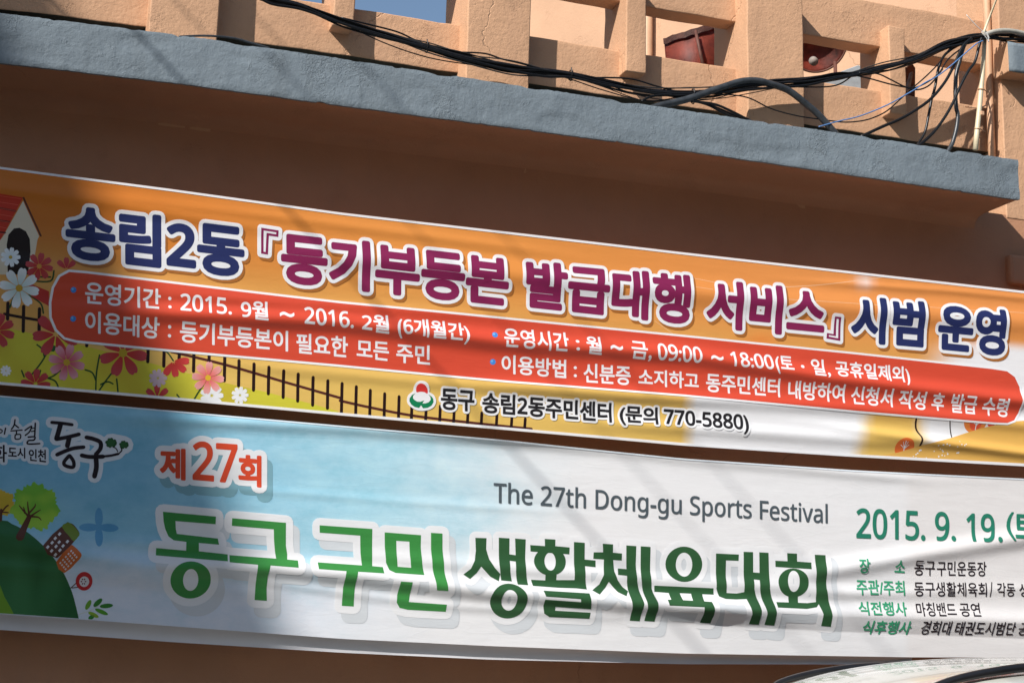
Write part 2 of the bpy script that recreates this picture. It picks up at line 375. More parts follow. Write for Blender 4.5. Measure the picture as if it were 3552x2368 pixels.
class Sheet:
    """one cloth: height field h(x, z) towards the street, plus print layers lying on it"""
    def __init__(self, top, bot, folds, px0, px1, dz=.0055, dx=.04):
        self.top, self.bot, self.folds, self.px0, self.px1, self.dz, self.dx = top, bot, folds, px0, px1, dz, dx
        self.parts = {}
        self.F = [(np.array([pxz(p) for p in f['line']]), f['w'], f['a'] * 1.5, f.get('crease', 0)) for f in folds]
        self.zt = [pxz((x, interp(top, x))) for x in range(px0, px1 + 1, 50)]
        self.zb = [pxz((x, interp(bot, x))) for x in range(px0, px1 + 1, 50)]
        r = random.Random(px0 + len(folds)); self.W = [(r.uniform(.5, 2.2), r.uniform(3, 26), r.uniform(0, 6.3)) for _ in range(9)]
    def hv(self, x, z):
        s = np.zeros_like(x)
        for kx, kz, ph in self.W: s += .0052 / kz ** .9 * np.sin(kx * x * (1 + .3 * np.sin(kz)) + kz * z + ph + .8 * np.sin(.9 * kx * x + ph * 2))
        for P, wd, a, crease in self.F:
            zc = np.interp(x, P[:, 0], P[:, 1])
            l, r = P[0], P[-1]
            sl = (P[1][1] - l[1]) / (P[1][0] - l[0]); sr = (r[1] - P[-2][1]) / (r[0] - P[-2][0])
            zc = np.where(x < l[0], l[1] + sl * (x - l[0]), np.where(x > r[0], r[1] + sr * (x - r[0]), zc))
            k = np.exp(-(np.maximum(0, np.maximum(l[0] - x, x - r[0])) / .35) ** 2)
            d = (z - zc) / wd; g = np.exp(-d ** 2)
            if crease: g = np.where(d < 0, np.where(d < -.25, np.maximum(0, 1.0 + (d + .125) / crease), 1.0 - d * d * 2 / crease), g)
            s += a * k * g
        return s
    def h(self, x, z): return float(self.hv(np.array([x]), np.array([z]))[0])
    def add(self, part, V, T, color, layer, clip=True, grid=True, xgrid=True):
        """V in (x, z); color = rgba or function(x, z)"""
        V = np.array(V, float); Q = V[np.array(T, int)]
        if clip:
            zt = np.interp(Q[..., 0], *zip(*self.zt)) - .003; zb = np.interp(Q[..., 0], *zip(*self.zb)) + .003
        if grid:
            Q = cut_lines(Q, 1, self.dz); Q = cut_lines(Q, 0, self.dx)
        if clip:
            zt = np.interp(Q[..., 0], *zip(*self.zt)) - .003; zb = np.interp(Q[..., 0], *zip(*self.zb)) + .003
            Q[..., 1] = np.clip(Q[..., 1], zb, zt)
        w_ = (Q[:, 1, 0] - Q[:, 0, 0]) * (Q[:, 2, 1] - Q[:, 0, 1]) - (Q[:, 1, 1] - Q[:, 0, 1]) * (Q[:, 2, 0] - Q[:, 0, 0])
        Q = Q[np.abs(w_) > 1e-10]; w_ = w_[np.abs(w_) > 1e-10]
        if not len(Q): return
        Q = np.where((w_ < 0)[:, None, None], Q[:, ::-1], Q)
        u, inv = np.unique(np.round(Q.reshape(-1, 2), 6), axis=0, return_inverse=True)
        F_ = inv.reshape(-1, 3); F_ = F_[(F_[:, 0] != F_[:, 1]) & (F_[:, 1] != F_[:, 2]) & (F_[:, 0] != F_[:, 2])]
        C_ = np.array([color(x, z) for x, z in u]) if callable(color) else np.tile(np.array(color, float), (len(u), 1))
        P = self.parts.setdefault(part, [[], [], [], 0])
        P[0].append(np.column_stack([u, np.full(len(u), layer)])); P[1].append(F_ + P[3]); P[2].append(C_); P[3] += len(u)
    def build(self, part, name, mat, parent=None, eps=.00025):
        V = np.concatenate(self.parts[part][0]); Fc = np.concatenate(self.parts[part][1]); Cc = np.concatenate(self.parts[part][2])
        x, z, l = V.T
        me = bpy.data.meshes.new(name)
        me.from_pydata(np.column_stack([x, -self.hv(x, z) - l * eps, z]).tolist(), [], Fc.tolist())
        ca = me.color_attributes.new('print', 'FLOAT_COLOR', 'POINT'); ca.data.foreach_set('color', Cc.astype(np.float32).ravel())
        me.polygons.foreach_set('use_smooth', [True] * len(me.polygons))
        e = .003; hx = (self.hv(x + e, z) - self.hv(x - e, z)) / (2 * e); hz = (self.hv(x, z + e) - self.hv(x, z - e)) / (2 * e)
        nn = np.column_stack([-hx, -np.ones_like(hx), -hz]); nn /= np.linalg.norm(nn, axis=1)[:, None]
        me.normals_split_custom_set_from_vertices(nn.tolist())
        return link(name, me, mat, parent)
    # ---- drawing calls in photo pixels
    def poly(self, part, pts, color, layer, holes=(), outline=0, ocolor=None, clip=True, shadow=None):
        V, T = fill([pxz(p) for p in pts], [[pxz(p) for p in h] for h in holes])
        self.add(part, V, T, color, layer, clip)
        return V, T
    def stroke(self, part, pts, wd, color, layer, smooth=True, taper=None, clip=True):
        q = [pxz(p) for p in (catmull(pts, 5) if smooth and len(pts) > 2 else pts)]
        k = len(q) - 1; s = .5 * wd * PXM
        rr = [s * (1 if taper is None else taper[0] + (taper[1] - taper[0]) * i / k) for i in range(k + 1)]
        V, T = union([ccw(capsule(q[i], q[i + 1], rr[i], 4, rr[i + 1])) for i in range(k)])
        self.add(part, V, T, color, layer, clip)
    def text(self, part, s, LT, LB, RT, RB, color, layer, bold=0.0, outline=0, ocolor=None, olayer=None, shadow=None, scolor=None, slayer=None, alt=True):
        """the inked box of the line s fills the four photo points; bold and outline in photo pixels"""
        V, T = glyph_run(s)
        x0, x1 = min(v[0] for v in V), max(v[0] for v in V); y0, y1 = min(v[1] for v in V), max(v[1] for v in V)
        A, B, C, D = (Vector(pxz(p)) for p in (LT, LB, RT, RB))
        g = bold * PXM
        def f(v):
            u, t = (v[0] - x0) / (x1 - x0), (v[1] - y0) / (y1 - y0)
            top = A.lerp(C, u); b = B.lerp(D, u); q = b.lerp(top, t)
            cx = (A + B + C + D) / 4                  # shrink so that the bold letter still fills the box
            wx = (C - A).length; wz = (A - B).length
            return (cx.x + (q.x - cx.x) * (1 - 2 * g / wx), cx.y + (q.y - cx.y) * (1 - 2 * g / wz))
        W = [f(v) for v in V]
        for k, (iv, it) in enumerate(islands(W, T)):
            lay = layer + (.25 * (k % 3) if alt else 0)
            bv, bt = dilate(iv, it, g) if g else (iv, it)
            self.add(part, bv, bt, color, lay, xgrid=False)
        if outline:
            ov, ot = dilate(W, T, g + outline * PXM)
            self.add(part, ov, ot, ocolor, olayer)
            if shadow:
                self.add(part, [(x + shadow[0] * PXM, z - shadow[1] * PXM) for x, z in ov], ot, scolor, slayer)
    def shape(self, part, outer, holes, color, layer, outline=0, ocolor=None, olayer=None, shadow=None, scolor=None, slayer=None):
        V, T = fill([pxz(p) for p in outer], [[pxz(p) for p in h] for h in holes])
        self.add(part, V, T, color, layer)
        return V, T
PXM = 7.35 / F                                   # metres per photo pixel near the middle of the cloth

def flower(S, part, c, R, n, color, layer, eye=(205, 165, 50), rot=0.0, tip=None, only=None, sq=1.0):
    for i in range(n):
        a = rot + 2 * pi * i / n
        if only and i not in only: continue
        d = (cos(a), sin(a)); pd = (-d[1], d[0])
        outl = [(.12, -.03), (.35, -.13), (.62, -.21), (.85, -.19), (.97, -.09), (.93, 0), (.97, .09), (.85, .19), (.62, .21), (.35, .13), (.12, .03)]
        P = [(c[0] + R * (u * d[0] + v * pd[0]), c[1] + R * sq * (u * d[1] + v * pd[1])) for u, v in outl]
        cc = pxz(c); rm = R * PXM
        inner, outer = color, tip or color
        fn = lambda x, z, cc=cc, rm=rm: mixc(inner, outer, sstep(.15, .95, sqrt((x - cc[0]) ** 2 + (z - cc[1]) ** 2) / rm))
        S.poly(part, smooth_poly(P, 2), fn, layer + .12 * (i % 4))
    if eye: S.poly(part, ell(c[0], c[1], R * .17, R * .17), pal(*eye), layer + .6)

WHITE = (.86, .86, .87, 1)
# ================================================================== banner 1 (orange notice)
top1 = [(-300, 540), (0, 579), (590, 655), (1184, 733 + 4), (1776, 806), (2368, 875), (2960, 942), (3552, 1009), (3850, 1043)]
bot1 = [(-300, 1305), (0, 1334), (590, 1386), (1184, 1441), (1776, 1493), (2368, 1545), (2960, 1584), (3552, 1617), (3850, 1633)]
folds1 = [
    dict(line=[(620, 1090), (1184, 1120), (1788, 1193), (2368, 1232), (2872, 1312), (3500, 1388)], w=.042, a=.0175),
    dict(line=[(1300, 905), (1776, 955), (2368, 1015), (3100, 1085), (3552, 1120)], w=.06, a=.012),
    dict(line=[(300, 1010), (800, 1040), (1500, 1085)], w=.03, a=.004),
    dict(line=[(1900, 1345), (2368, 1380), (2980, 1420), (3500, 1470)], w=.035, a=.010),
    dict(line=[(2300, 1480), (2700, 1505), (3050, 1530)], w=.035, a=.009),
    dict(line=[(3120, 1515), (3330, 1545), (3640, 1585)], w=.028, a=.014),
    dict(line=[(500, 700), (1100, 770), (1700, 850)], w=.028, a=.004),
    dict(line=[(-100, 640), (250, 690), (700, 760)], w=.03, a=.005),
    dict(line=[(-100, 900), (300, 960), (700, 1015)], w=.045, a=.006),
    dict(line=[(1100, 1290), (1700, 1345), (2200, 1380)], w=.03, a=.005),
    dict(line=[(3000, 990), (3300, 1010), (3700, 1050)], w=.02, a=.004),
]
S1 = Sheet(top1, bot1, folds1, -300, 3850)
K = 1.08
def bg1(px, py):
    o_l, o_m, o_r = pal(200, 116, 40, K), pal(219, 142, 68, K), pal(221, 143, 76, K)  # left orange darkened, painting in part of the shade on that end
    t = (py - interp(top1, px)) / (interp(bot1, px) - interp(top1, px))
    c = mixc(o_l, o_m, sstep(200, 1500, px)); c = mixc(c, o_r, sstep(1500, 3000, px))
    c = mixc(c, pal(216, 160, 84, K), sstep(.2, .55, t))
    c = mixc(c, pal(222, 184, 98, K), sstep(.6, .85, t))
    # soft white clearings on the right
    wgt = sstep(2360, 2420, px) * (1 - sstep(2960, 3030, px + (py - 1480) * .25)) * sstep(.66, .72, t)
    c = mixc(c, WHITE, wgt)
    w2 = sstep(0, 1, ((px - 3180) / 330 + (py - 1180) / 190)) * sstep(3150, 3330, px) * sstep(.28, .36, t)
    c = mixc(c, WHITE, min(1, w2) * (1 - sstep(.80, .86, t) * sstep(3400, 3500, px)))
    w3 = sstep(3165, 3225, px - (py - 1450) * .2) * sstep(.66, .72, t)
    c = mixc(c, WHITE, w3)
    w4 = exp(-((px - 2998) / 26) ** 2 - ((py - 975) / 26) ** 2) * .6
    c = mixc(c, WHITE, w4)
    c = mixc(c, pal(226, 130, 60, K), .7 * exp(-((px - 2640) / 60) ** 2 - ((py - 1180) / 25) ** 2))
    return c
def base_grid(S, bgf, nx, name, mat, root, part='cloth'):
    xa, xb = S.zt[0][0], S.zt[-1][0]
    xs = np.arange(math.floor(xa / S.dx) * S.dx, xb + S.dx, S.dx); zs = np.arange(math.floor(min(z for x, z in S.zb) / S.dz), math.ceil(max(z for x, z in S.zt) / S.dz) + 1) * S.dz
    gx, gz = np.meshgrid(xs, zs, indexing='ij')
    gz = np.clip(gz, np.interp(gx, *zip(*S.zb)), np.interp(gx, *zip(*S.zt)))
    m = len(zs); V = np.column_stack([gx.ravel(), gz.ravel()])
    T = [t for i in range(len(xs) - 1) for k in range(m - 1) for t in ((i * m + k, (i + 1) * m + k, (i + 1) * m + k + 1), (i * m + k, (i + 1) * m + k + 1, i * m + k + 1))]
    def col(x, z):
        d = Vector((x, 0, z)) - CAM; f = d.dot(FW)
        return bgf(1776 + F * d.dot(RI) / f, 1184 - F * d.dot(UP) / f)
    S.add(part, V, T, col, 0, clip=False, grid=False)
    return S.build(part, name, mat, root)
banner1 = empty('banner', (*at(1776, 1150)[:2], at(1776, 1150).z))
tag(banner1, 'upper orange and yellow cloth banner with navy and maroon lettering and a red text panel', 'banner')
cloth1 = base_grid(S1, bg1, 190, 'cloth', M_VINYL1, banner1)

A = 'art'
HILL = pal(205, 198, 62, K); HILL2 = pal(190, 165, 50, K)
# doghouse
S1.poly(A, [ZB(*p) for p in ((165, 118), (280, 370), (268, 395), (245, 530), (235, 645), (-120, 645), (-120, 420), (0, 400), (20, 375))], pal(225, 215, 190), 1)
S1.poly(A, [ZB(*p) for p in ((55, 645), (48, 430), (60, 360), (100, 315), (140, 310), (185, 335), (213, 390), (218, 480), (200, 645))], pal(38, 24, 16), 2)
S1.poly(A, [ZB(*p) for p in ((-160, 45), (0, 68), (165, 95), (40, 330), (0, 400), (-160, 400))], pal(200, 58, 36), 2)
for a, b in (((-160, 140), (112, 190)), ((-160, 235), (66, 268)), ((-160, 330), (38, 345))):
    S1.stroke(A, [ZB(*a), ZB(*b)], 5, pal(60, 25, 18), 3, False)
for k in range(7):
    S1.stroke(A, [ZB(-150, 62 + k * 42), ZB(150 - k * 19, 105 + k * 42)], 1.6, pal(225, 100, 75), 3.3, False)
S1.stroke(A, [ZB(168, 98), ZB(292, 368)], 6, pal(95, 55, 35), 3, False)
# hill and fence
hill = [Z4(*p) for p in ((-500, 930), (0, 985), (110, 1000), (300, 1042), (600, 1115), (1000, 1218), (1300, 1300), (1550, 1365), (1800, 1420), (2100, 1497), (2330, 1560), (2300, 1640), (-500, 1640))]
S1.poly(A, hill, lambda x, z: mixc(HILL, HILL2, .6 * sstep(-.1, .5, noise.noise(Vector((x * 5, z * 6, 2))))), 1)
FD, FR = pal(42, 22, 20), pal(88, 42, 36)
for r in ([Z4(30, 890), Z4(160, 915), Z4(280, 935)], [Z4(1180, 1150), Z4(1550, 1240), Z4(2000, 1370), Z4(2350, 1470)], [Z5(-10, 1288), Z5(200, 1335), Z5(500, 1392), Z5(900, 1440), Z5(1310, 1482)]):
    S1.stroke(A, r, 9, FR if r[0][0] > 100 else FD, 2)
for x, a, b in ((55, 815, 925), (163, 838, 1010), (272, 855, 1035), (600, 1080, 1110), (1020, 1130, 1220), (1130, 1140, 1250), (1235, 1150, 1210), (1335, 1160, 1285), (1440, 1170, 1262), (1547, 1190, 1350), (1645, 1212, 1385), (1748, 1235, 1415), (1850, 1257, 1440), (1952, 1282, 1465), (2052, 1305, 1490), (2155, 1327, 1518), (2257, 1350, 1540)):
    S1.stroke(A, [Z4(x, a), Z4(x - 3, b)], 10.5, FD, 2.5, False)
for x, a, b in ((5, 1170, 1370), (103, 1192, 1385), (200, 1217, 1392), (299, 1240, 1402), (398, 1260, 1412), (487, 1290, 1420), (585, 1330, 1428), (682, 1325, 1435), (778, 1348, 1442), (873, 1355, 1450), (968, 1372, 1458), (1072, 1385, 1468), (1175, 1402, 1475), (1267, 1412, 1480)):
    S1.stroke(A, [Z5(x, a), Z5(x - 5, b)], 10.5, FD, 2.5, False)
# stems
ST = pal(40, 80, 40)
for l in ([ZB(350, 1180), ZB(290, 1280), ZB(205, 1385)], [ZB(265, 1145), ZB(305, 1180), ZB(315, 1225)], [ZB(430, 1330), ZB(370, 1375), ZB(280, 1395)], [ZB(345, 1385), ZB(395, 1405), ZB(418, 1450)], [ZB(712, 1220), ZB(690, 1350), ZB(685, 1490)], [ZB(830, 1310), ZB(760, 1400), ZB(698, 1490)], [ZB(610, 1325), ZB(660, 1345), ZB(685, 1400)], [ZB(720, 1430), ZB(770, 1410), ZB(808, 1425)], [ZB(835, 1390), ZB(845, 1490)], [ZB(155, 1330), ZB(172, 1375)], [ZB(290, 1330), ZB(275, 1380)], [ZB(1110, 1170), ZB(1190, 1195), ZB(1240, 1260)], [Z4(1400, 1380), Z4(1365, 1430), Z4(1330, 1490)], [Z4(1218, 1445), Z4(1250, 1485)], [ZB(225, 690), ZB(360, 692), ZB(385, 620)], [ZB(230, 662), ZB(360, 664)], [ZB(205, 790), ZB(290, 850), ZB(310, 920)], [ZB(95, 810), ZB(70, 880)]):
    S1.stroke(A, l, 5, ST, 3)
S1.poly(A, [ZB(*p) for p in ((335, 1115), (410, 1165), (385, 1195), (345, 1190))], pal(50, 95, 50), 3.1)
RED, RED2 = pal(192, 58, 50), pal(190, 74, 78)
flower(S1, A, ZB(-20, 1045), 64, 8, RED, 4, tip=RED2, rot=.3)
flower(S1, A, ZB(880, 1205), 86, 7, RED, 4, tip=RED2, rot=.15, eye=(190, 160, 45))
flower(S1, A, ZB(400, 1070), 84, 7, RED, 3.6, tip=RED2, rot=.35, eye=None)
flower(S1, A, ZB(280, 588), 50, 8, RED, 4, tip=RED2, rot=.2, eye=(215, 150, 60))
flower(S1, A, ZB(475, 610), 44, 8, RED, 4, tip=RED2, rot=-1.57, only=(7, 0, 1), eye=None)
S1.poly(A, [ZB(*p) for p in ((205, 705), (350, 765), (350, 870), (225, 800))], RED, 3.5)
flower(S1, A, ZB(75, 522), 36, 9, pal(225, 235, 235), 4.8, tip=pal(240, 244, 244), eye=(200, 170, 60))
flower(S1, A, ZB(137, 742), 72, 8, pal(200, 220, 215), 5.6, tip=pal(240, 244, 244), rot=.2, eye=(205, 160, 50))
flower(S1, A, ZB(477, 1272), 66, 8, pal(205, 90, 105), 5, tip=pal(222, 160, 170), rot=.25)
flower(S1, A, ZB(42, 1332), 20, 9, WHITE, 4, eye=None)
flower(S1, A, ZB(1130, 1385), 33, 9, pal(205, 180, 190), 4, eye=None)
flower(S1, A, ZB(255, 1425), 54, 8, RED, 4, tip=RED2, rot=.1, eye=None)
flower(S1, A, ZB(1125, 1525), 48, 7, RED, 4, tip=RED2, rot=.2, eye=None)
flower(S1, A, ZB(1238, 1262), 58, 9, RED, 4, tip=pal(215, 70, 70), rot=0, only=(0, 1, 2, 3), eye=None)
flower(S1, A, Z4(1458, 1452), 42, 9, WHITE, 4, eye=None); flower(S1, A, Z4(1652, 1450), 31, 9, WHITE, 4, eye=None)
flower(S1, A, Z4(1432, 1330), 58, 8, pal(228, 110, 105), 5, tip=pal(238, 170, 165), rot=.1, eye=(225, 180, 50))
# right-hand meadow, trees and dots
A = 'border'
S1.poly(A, ell(*Z6(1522, 1418), 33, 35), pal(222, 110, 52, K), 1)
S1.poly(A, ell(*Z6(2005, 1225), 40, 46), pal(222, 130, 62, K), 1); S1.poly(A, ell(*Z6(2008, 1225), 22, 38), pal(222, 88, 58, K), 1.6)
S1.poly(A, ell(*Z6(2140, 1222), 30, 34), pal(215, 75, 62, K), 1.6)
for q, sgn in ((Z6(1520, 1440), 1), (Z6(2012, 1290), 1.5), (Z6(2140, 1270), 1.2)):
    S1.stroke(A, [q, (q[0] + 1, q[1] - 34 * sgn)], 3.4, WHITE, 2.4, False)
    for dx, dy in ((-17, -22), (17, -22), (-10, -32), (11, -32)):
        S1.stroke(A, [(q[0] + 1, q[1] - 10 * sgn), (q[0] + dx * sgn * .8, q[1] + dy * sgn)], 2.2, WHITE, 2.4, False)
S1.stroke(A, [Z6(1600, 1195), Z6(1605, 1280), Z6(1630, 1345), Z6(1622, 1415)], 8, pal(48, 28, 26), 1.5)
S1.stroke(A, [Z6(1828, 1215), Z6(1840, 1280), Z6(1850, 1350)], 5, pal(48, 28, 26), 1.5)
S1.poly(A, [Z6(*p) for p in ((1330, 1475), (1480, 1447), (1600, 1410), (1850, 1345), (2050, 1280), (2200, 1248), (2300, 1232), (2450, 1222), (2900, 1300), (2900, 1700), (1330, 1600))], lambda x, z: pal(222, 174, 90, K), 3)
rnd = random.Random(3)
for k in range(34):
    x, y = rnd.uniform(1500, 1950), 0; y = 1490 - (x - 1500) * .24 + rnd.uniform(-30, 55)
    S1.poly(A, ell(*Z6(x, y), rnd.uniform(1.2, 3.2), rnd.uniform(1.2, 3.4), n=10), WHITE, 4)
for l, wd in (([Z6(705, 310), Z6(1000, 290), Z6(1400, 238)], 1.8), ([Z6(700, 398), Z6(1000, 415), Z6(1350, 438)], 1.4), ([Z6(75, 250), Z6(200, 275), Z6(300, 298)], 1.4), ([Z6(80, 312), Z6(200, 330)], 1.2), ([Z6(1650, 448), Z6(2000, 470), Z6(2350, 488)], 1.2), ([Z5(2160, 740), Z5(2300, 840)], 1.3)):
    S1.stroke(A, l, wd, pal(240, 205, 165), 1)
# border lines
def band(S, edge, inset, thick, color, layer):
    n = 150; pts = []
    xs = [S.px0 + (S.px1 - S.px0) * i / n for i in range(n + 1)]
    up = [(x, interp(edge, x) + inset) for x in xs]; dn = [(x, interp(edge, x) + inset + thick) for x in xs]
    V = [pxz(p) for p in up] + [pxz(p) for p in dn]; m = n + 1
    T = [t for i in range(n) for t in ((i, i + 1, m + i + 1), (i, m + i + 1, m + i))]
    S.add('border', V, T, color, layer, clip=False)
band(S1, top1, .6, 8, WHITE, 7); band(S1, bot1, -10, 9.4, WHITE, 7)
# red panel
pill_in = [(300, 950), (240, 945), (208, 962), (187, 1000), (178, 1050), (179, 1100), (197, 1142), (226, 1170), (265, 1180)]
bt = [(590, 1212), (1184, 1265), (1776, 1322), (2368, 1369), (2960, 1425), (3440, 1466)]
rt = [(3487, 1468), (3513, 1458), (3530, 1433), (3537, 1390), (3534, 1342), (3518, 1308), (3491, 1288), (3440, 1280)]
tp = [(2960, 1228), (2368, 1168), (1776, 1110), (1184, 1053), (740, 1002)]
pill = pill_in + bt + rt + tp
def pillc(x, z):
    t = sstep(-2.2, 1.2, x); return mixc(pal(218, 98, 48, .98), pal(218, 80, 56, .98), t)
PV, PT = fill([pxz(p) for p in pill])
S1.add('panel', PV, PT, pillc, 8)
OV, OT = dilate(PV, PT, 8 * PXM)
S1.add('panel', OV, OT, WHITE, 7.4)
L = 'lettering'
for p in (Z4(505, 728), Z4(503, 925), Z5(1050, 840), Z5(1043, 1022)):
    S1.poly('panel', ell(*p, 10, 10), pal(70, 140, 215), 9)
    S1.poly('panel', ell(p[0] - 3, p[1] - 3, 4, 4, n=12), pal(130, 185, 235), 9.5)
def ln(zf, s, a, b, c, d, color=WHITE, bold=1.5, **k):
    S1.text('panel', s, zf(*a), zf(*b), zf(*c), zf(*d), color, 9, bold=bold, **k)
ln(Z4, '운영기간', (585, 668), (585, 822), (1105, 725), (1105, 868)); ln(Z4, ':', (1155, 775), (1155, 858), (1178, 778), (1178, 861), bold=.6)
ln(Z4, '2015.', (1238, 752), (1238, 875), (1590, 788), (1590, 905)); ln(Z4, '9월', (1655, 795), (1655, 926), (1842, 812), (1842, 945))
ln(Z4, '~', (1920, 878), (1920, 915), (2020, 886), (2020, 923)); ln(Z4, '2016.', (2090, 842), (2090, 965), (2428, 880), (2428, 997))
ln(Z5, '2월', (135, 688), (135, 812), (322, 705), (322, 835)); ln(Z5, '(6개월간)', (378, 708), (378, 860), (875, 762), (875, 908))
ln(Z4, '이용대상', (585, 868), (585, 1018), (1098, 922), (1098, 1066)); ln(Z4, ':', (1155, 968), (1155, 1052), (1178, 971), (1178, 1055), bold=.6)
ln(Z4, '등기부등본이', (1238, 938), (1238, 1085), (1983, 1010), (1983, 1150))
ln(lambda x, y: (x, y), '필요한', (1027.7, 1155), (1027.7, 1224), (1206.7, 1168), (1206.7, 1241))
ln(Z5, '모든', (105, 868), (105, 992), (328, 888), (328, 1018)); ln(Z5, '주민', (378, 892), (378, 1025), (610, 910), (610, 1047))
ln(Z5, '운영시간', (1112, 785), (1112, 925), (1557, 822), (1557, 960)); ln(Z5, ':', (1605, 873), (1605, 948), (1630, 876), (1630, 951), bold=.6)
ln(Z5, '월', (1677, 842), (1677, 968), (1782, 853), (1782, 980)); ln(Z5, '~', (1840, 908), (1840, 944), (1925, 916), (1925, 952))
ln(Z5, '금,', (1985, 876), (1985, 1008), (2125, 892), (2125, 1022)); ln(lambda x, y: (x, y), '09:00', (2274.7, 1190), (2274.7, 1250), (2428.5, 1204), (2428.5, 1261.5))
ln(Z6, '~', (180, 780), (180, 815), (265, 789), (265, 823)); ln(Z6, '18:00', (318, 750), (318, 858), (615, 775), (615, 882)); ln(Z6, '(토', (628, 776), (628, 908), (755, 788), (755, 918))
ln(Z6, '.', (806, 845), (806, 868), (830, 847), (830, 871), bold=.4)
ln(Z6, '일,', (880, 798), (880, 925), (1005, 812), (1005, 937)); ln(Z6, '공휴일제외)', (1048, 812), (1048, 944), (1560, 858), (1560, 990))
ln(Z5, '이용방법', (1103, 970), (1103, 1100), (1548, 1008), (1548, 1137)); ln(Z5, ':', (1600, 1050), (1600, 1126), (1622, 1052), (1622, 1128), bold=.6)
ln(Z5, '신분증', (1668, 1030), (1668, 1165), (1992, 1050), (1992, 1185)); ln(lambda x, y: (x, y), '소지하고', (2214, 1277), (2214, 1336), (2423.4, 1293), (2423.4, 1350))
ln(Z6, '동주민센터', (160, 898), (160, 1030), (668, 940), (668, 1068)); ln(Z6, '내방하여', (725, 950), (725, 1078), (1112, 982), (1112, 1108))
ln(Z6, '신청서', (1158, 990), (1158, 1116), (1442, 1012), (1442, 1138)); ln(Z6, '작성', (1485, 1018), (1485, 1144), (1668, 1035), (1668, 1158))
ln(Z6, '후', (1710, 1038), (1710, 1157), (1795, 1048), (1795, 1165)); ln(Z6, '발급', (1843, 1045), (1843, 1172), (2018, 1062), (2018, 1187)); ln(Z6, '수령', (2058, 1068), (2058, 1192), (2232, 1082), (2232, 1207))
# title
NAVY, MAROON, SHD = pal(42, 50, 98), pal(136, 38, 84), pal(172, 108, 50)
def title(s, LT, LB, RT, RB, c, bold=7.5):
    S1.text(L, s, LT, LB, RT, RB, c, 10, bold=bold, outline=13, ocolor=WHITE, olayer=8.8, shadow=(7, 10), scolor=SHD, slayer=6.6)
title('송림2동', (227, 708), (227, 896), (848, 784), (848, 967), NAVY)
title('등기부등본', (974, 802), (974, 981), (1763, 893), (1763, 1067), MAROON)
title('발급대행', (1821, 902), (1821, 1067), (2392, 955), (2392, 1129), MAROON)
title('서비스', (2449, 968), (2449, 1136), (2858, 1006), (2858, 1176.5), MAROON)
title('시범', (2950, 1025), (2950, 1186.6), (3202, 1047), (3202, 1208.5), NAVY)
title('운영', (3249.6, 1053), (3249.6, 1215), (3484, 1076), (3484, 1238), NAVY)
def bracket(outer, slit):
    V, T = fill([pxz(p) for p in outer]); S1.add(L, V, T, MAROON, 10)
    S1.poly(L, slit, WHITE, 11)
    ov, ot = dilate(V, T, 13 * PXM); S1.add(L, ov, ot, WHITE, 8.6)
    S1.add(L, [(x + 7 * PXM, z - 10 * PXM) for x, z in ov], ot, SHD, 6.5)
bracket([Z4(*p) for p in ((1797, 300), (1917, 318), (1915, 363), (1850, 353), (1844, 484), (1797, 476))], [Z4(*p) for p in ((1814, 319), (1901, 332), (1900, 345), (1834, 335), (1828, 466), (1814, 463))])
bracket([Z6(*p) for p in ((1040, 514), (1083, 519), (1083, 680), (988, 663), (991, 625), (1036, 633))], [Z6(*p) for p in ((1053, 530), (1068, 532), (1068, 662), (1004, 650), (1005, 640), (1053, 648))])
# address line with the emblem
INK = pal(40, 38, 40)
def addr(zf, s, a, b, c, d): S1.text('address_lettering', s, zf(*a), zf(*b), zf(*c), zf(*d), INK, 10, bold=2.4, outline=8, ocolor=WHITE, olayer=9)
addr(Z5, '동구', (685, 1203), (685, 1350), (917, 1220), (917, 1367)); addr(Z5, '송림2동주민센터', (970, 1230), (970, 1372), (1860, 1305), (1860, 1442))
addr(Z5, '(문의', (1915, 1315), (1915, 1458), (2178, 1335), (2178, 1474)); addr(lambda x, y: (x, y), '770-5880)', (2302, 1417), (2302, 1486), (2596, 1438), (2596, 1508))
E_ = 'emblem'
body = [ZE(*p) for p in ((850, 320), (970, 345), (1060, 430), (1095, 560), (1090, 620), (1200, 690), (1265, 800), (1270, 920), (1200, 1040), (1060, 1110), (900, 1135), (760, 1120), (620, 1050), (510, 950), (480, 830), (520, 700), (640, 600), (660, 500), (700, 400), (770, 340))]
S1.poly(E_, smooth_poly(body, 3), WHITE, 10)
S1.poly(E_, smooth_poly([ZE(*p) for p in ((745, 628), (728, 540), (745, 460), (800, 405), (870, 395), (950, 425), (1010, 490), (1045, 580), (1035, 665), (960, 625), (850, 610))], 3), pal(222, 60, 56), 11)
S1.poly(E_, [ZE(*p) for p in ((710, 652), (620, 700), (555, 790), (548, 870), (600, 960), (690, 1025), (810, 1055), (865, 980), (920, 1062), (1040, 1050), (1150, 990), (1205, 900), (1200, 810), (1150, 740), (1065, 685), (1120, 760), (1130, 830), (1070, 900), (980, 930), (900, 928), (955, 845), (850, 885), (760, 880), (690, 840), (645, 790), (650, 720))], pal(22, 128, 82), 11)
S1.build('art', 'flower_meadow_picture', M_VINYL1, banner1); S1.build('border', 'border_and_autumn_picture', M_VINYL1, banner1)
S1.build('panel', 'red_text_panel', M_VINYL1, banner1); S1.build('lettering', 'title_lettering', M_VINYL1, banner1); 
S1.build('address_lettering', 'address_lettering', M_VINYL1, banner1); S1.build('emblem', 'emblem', M_VINYL1, banner1)
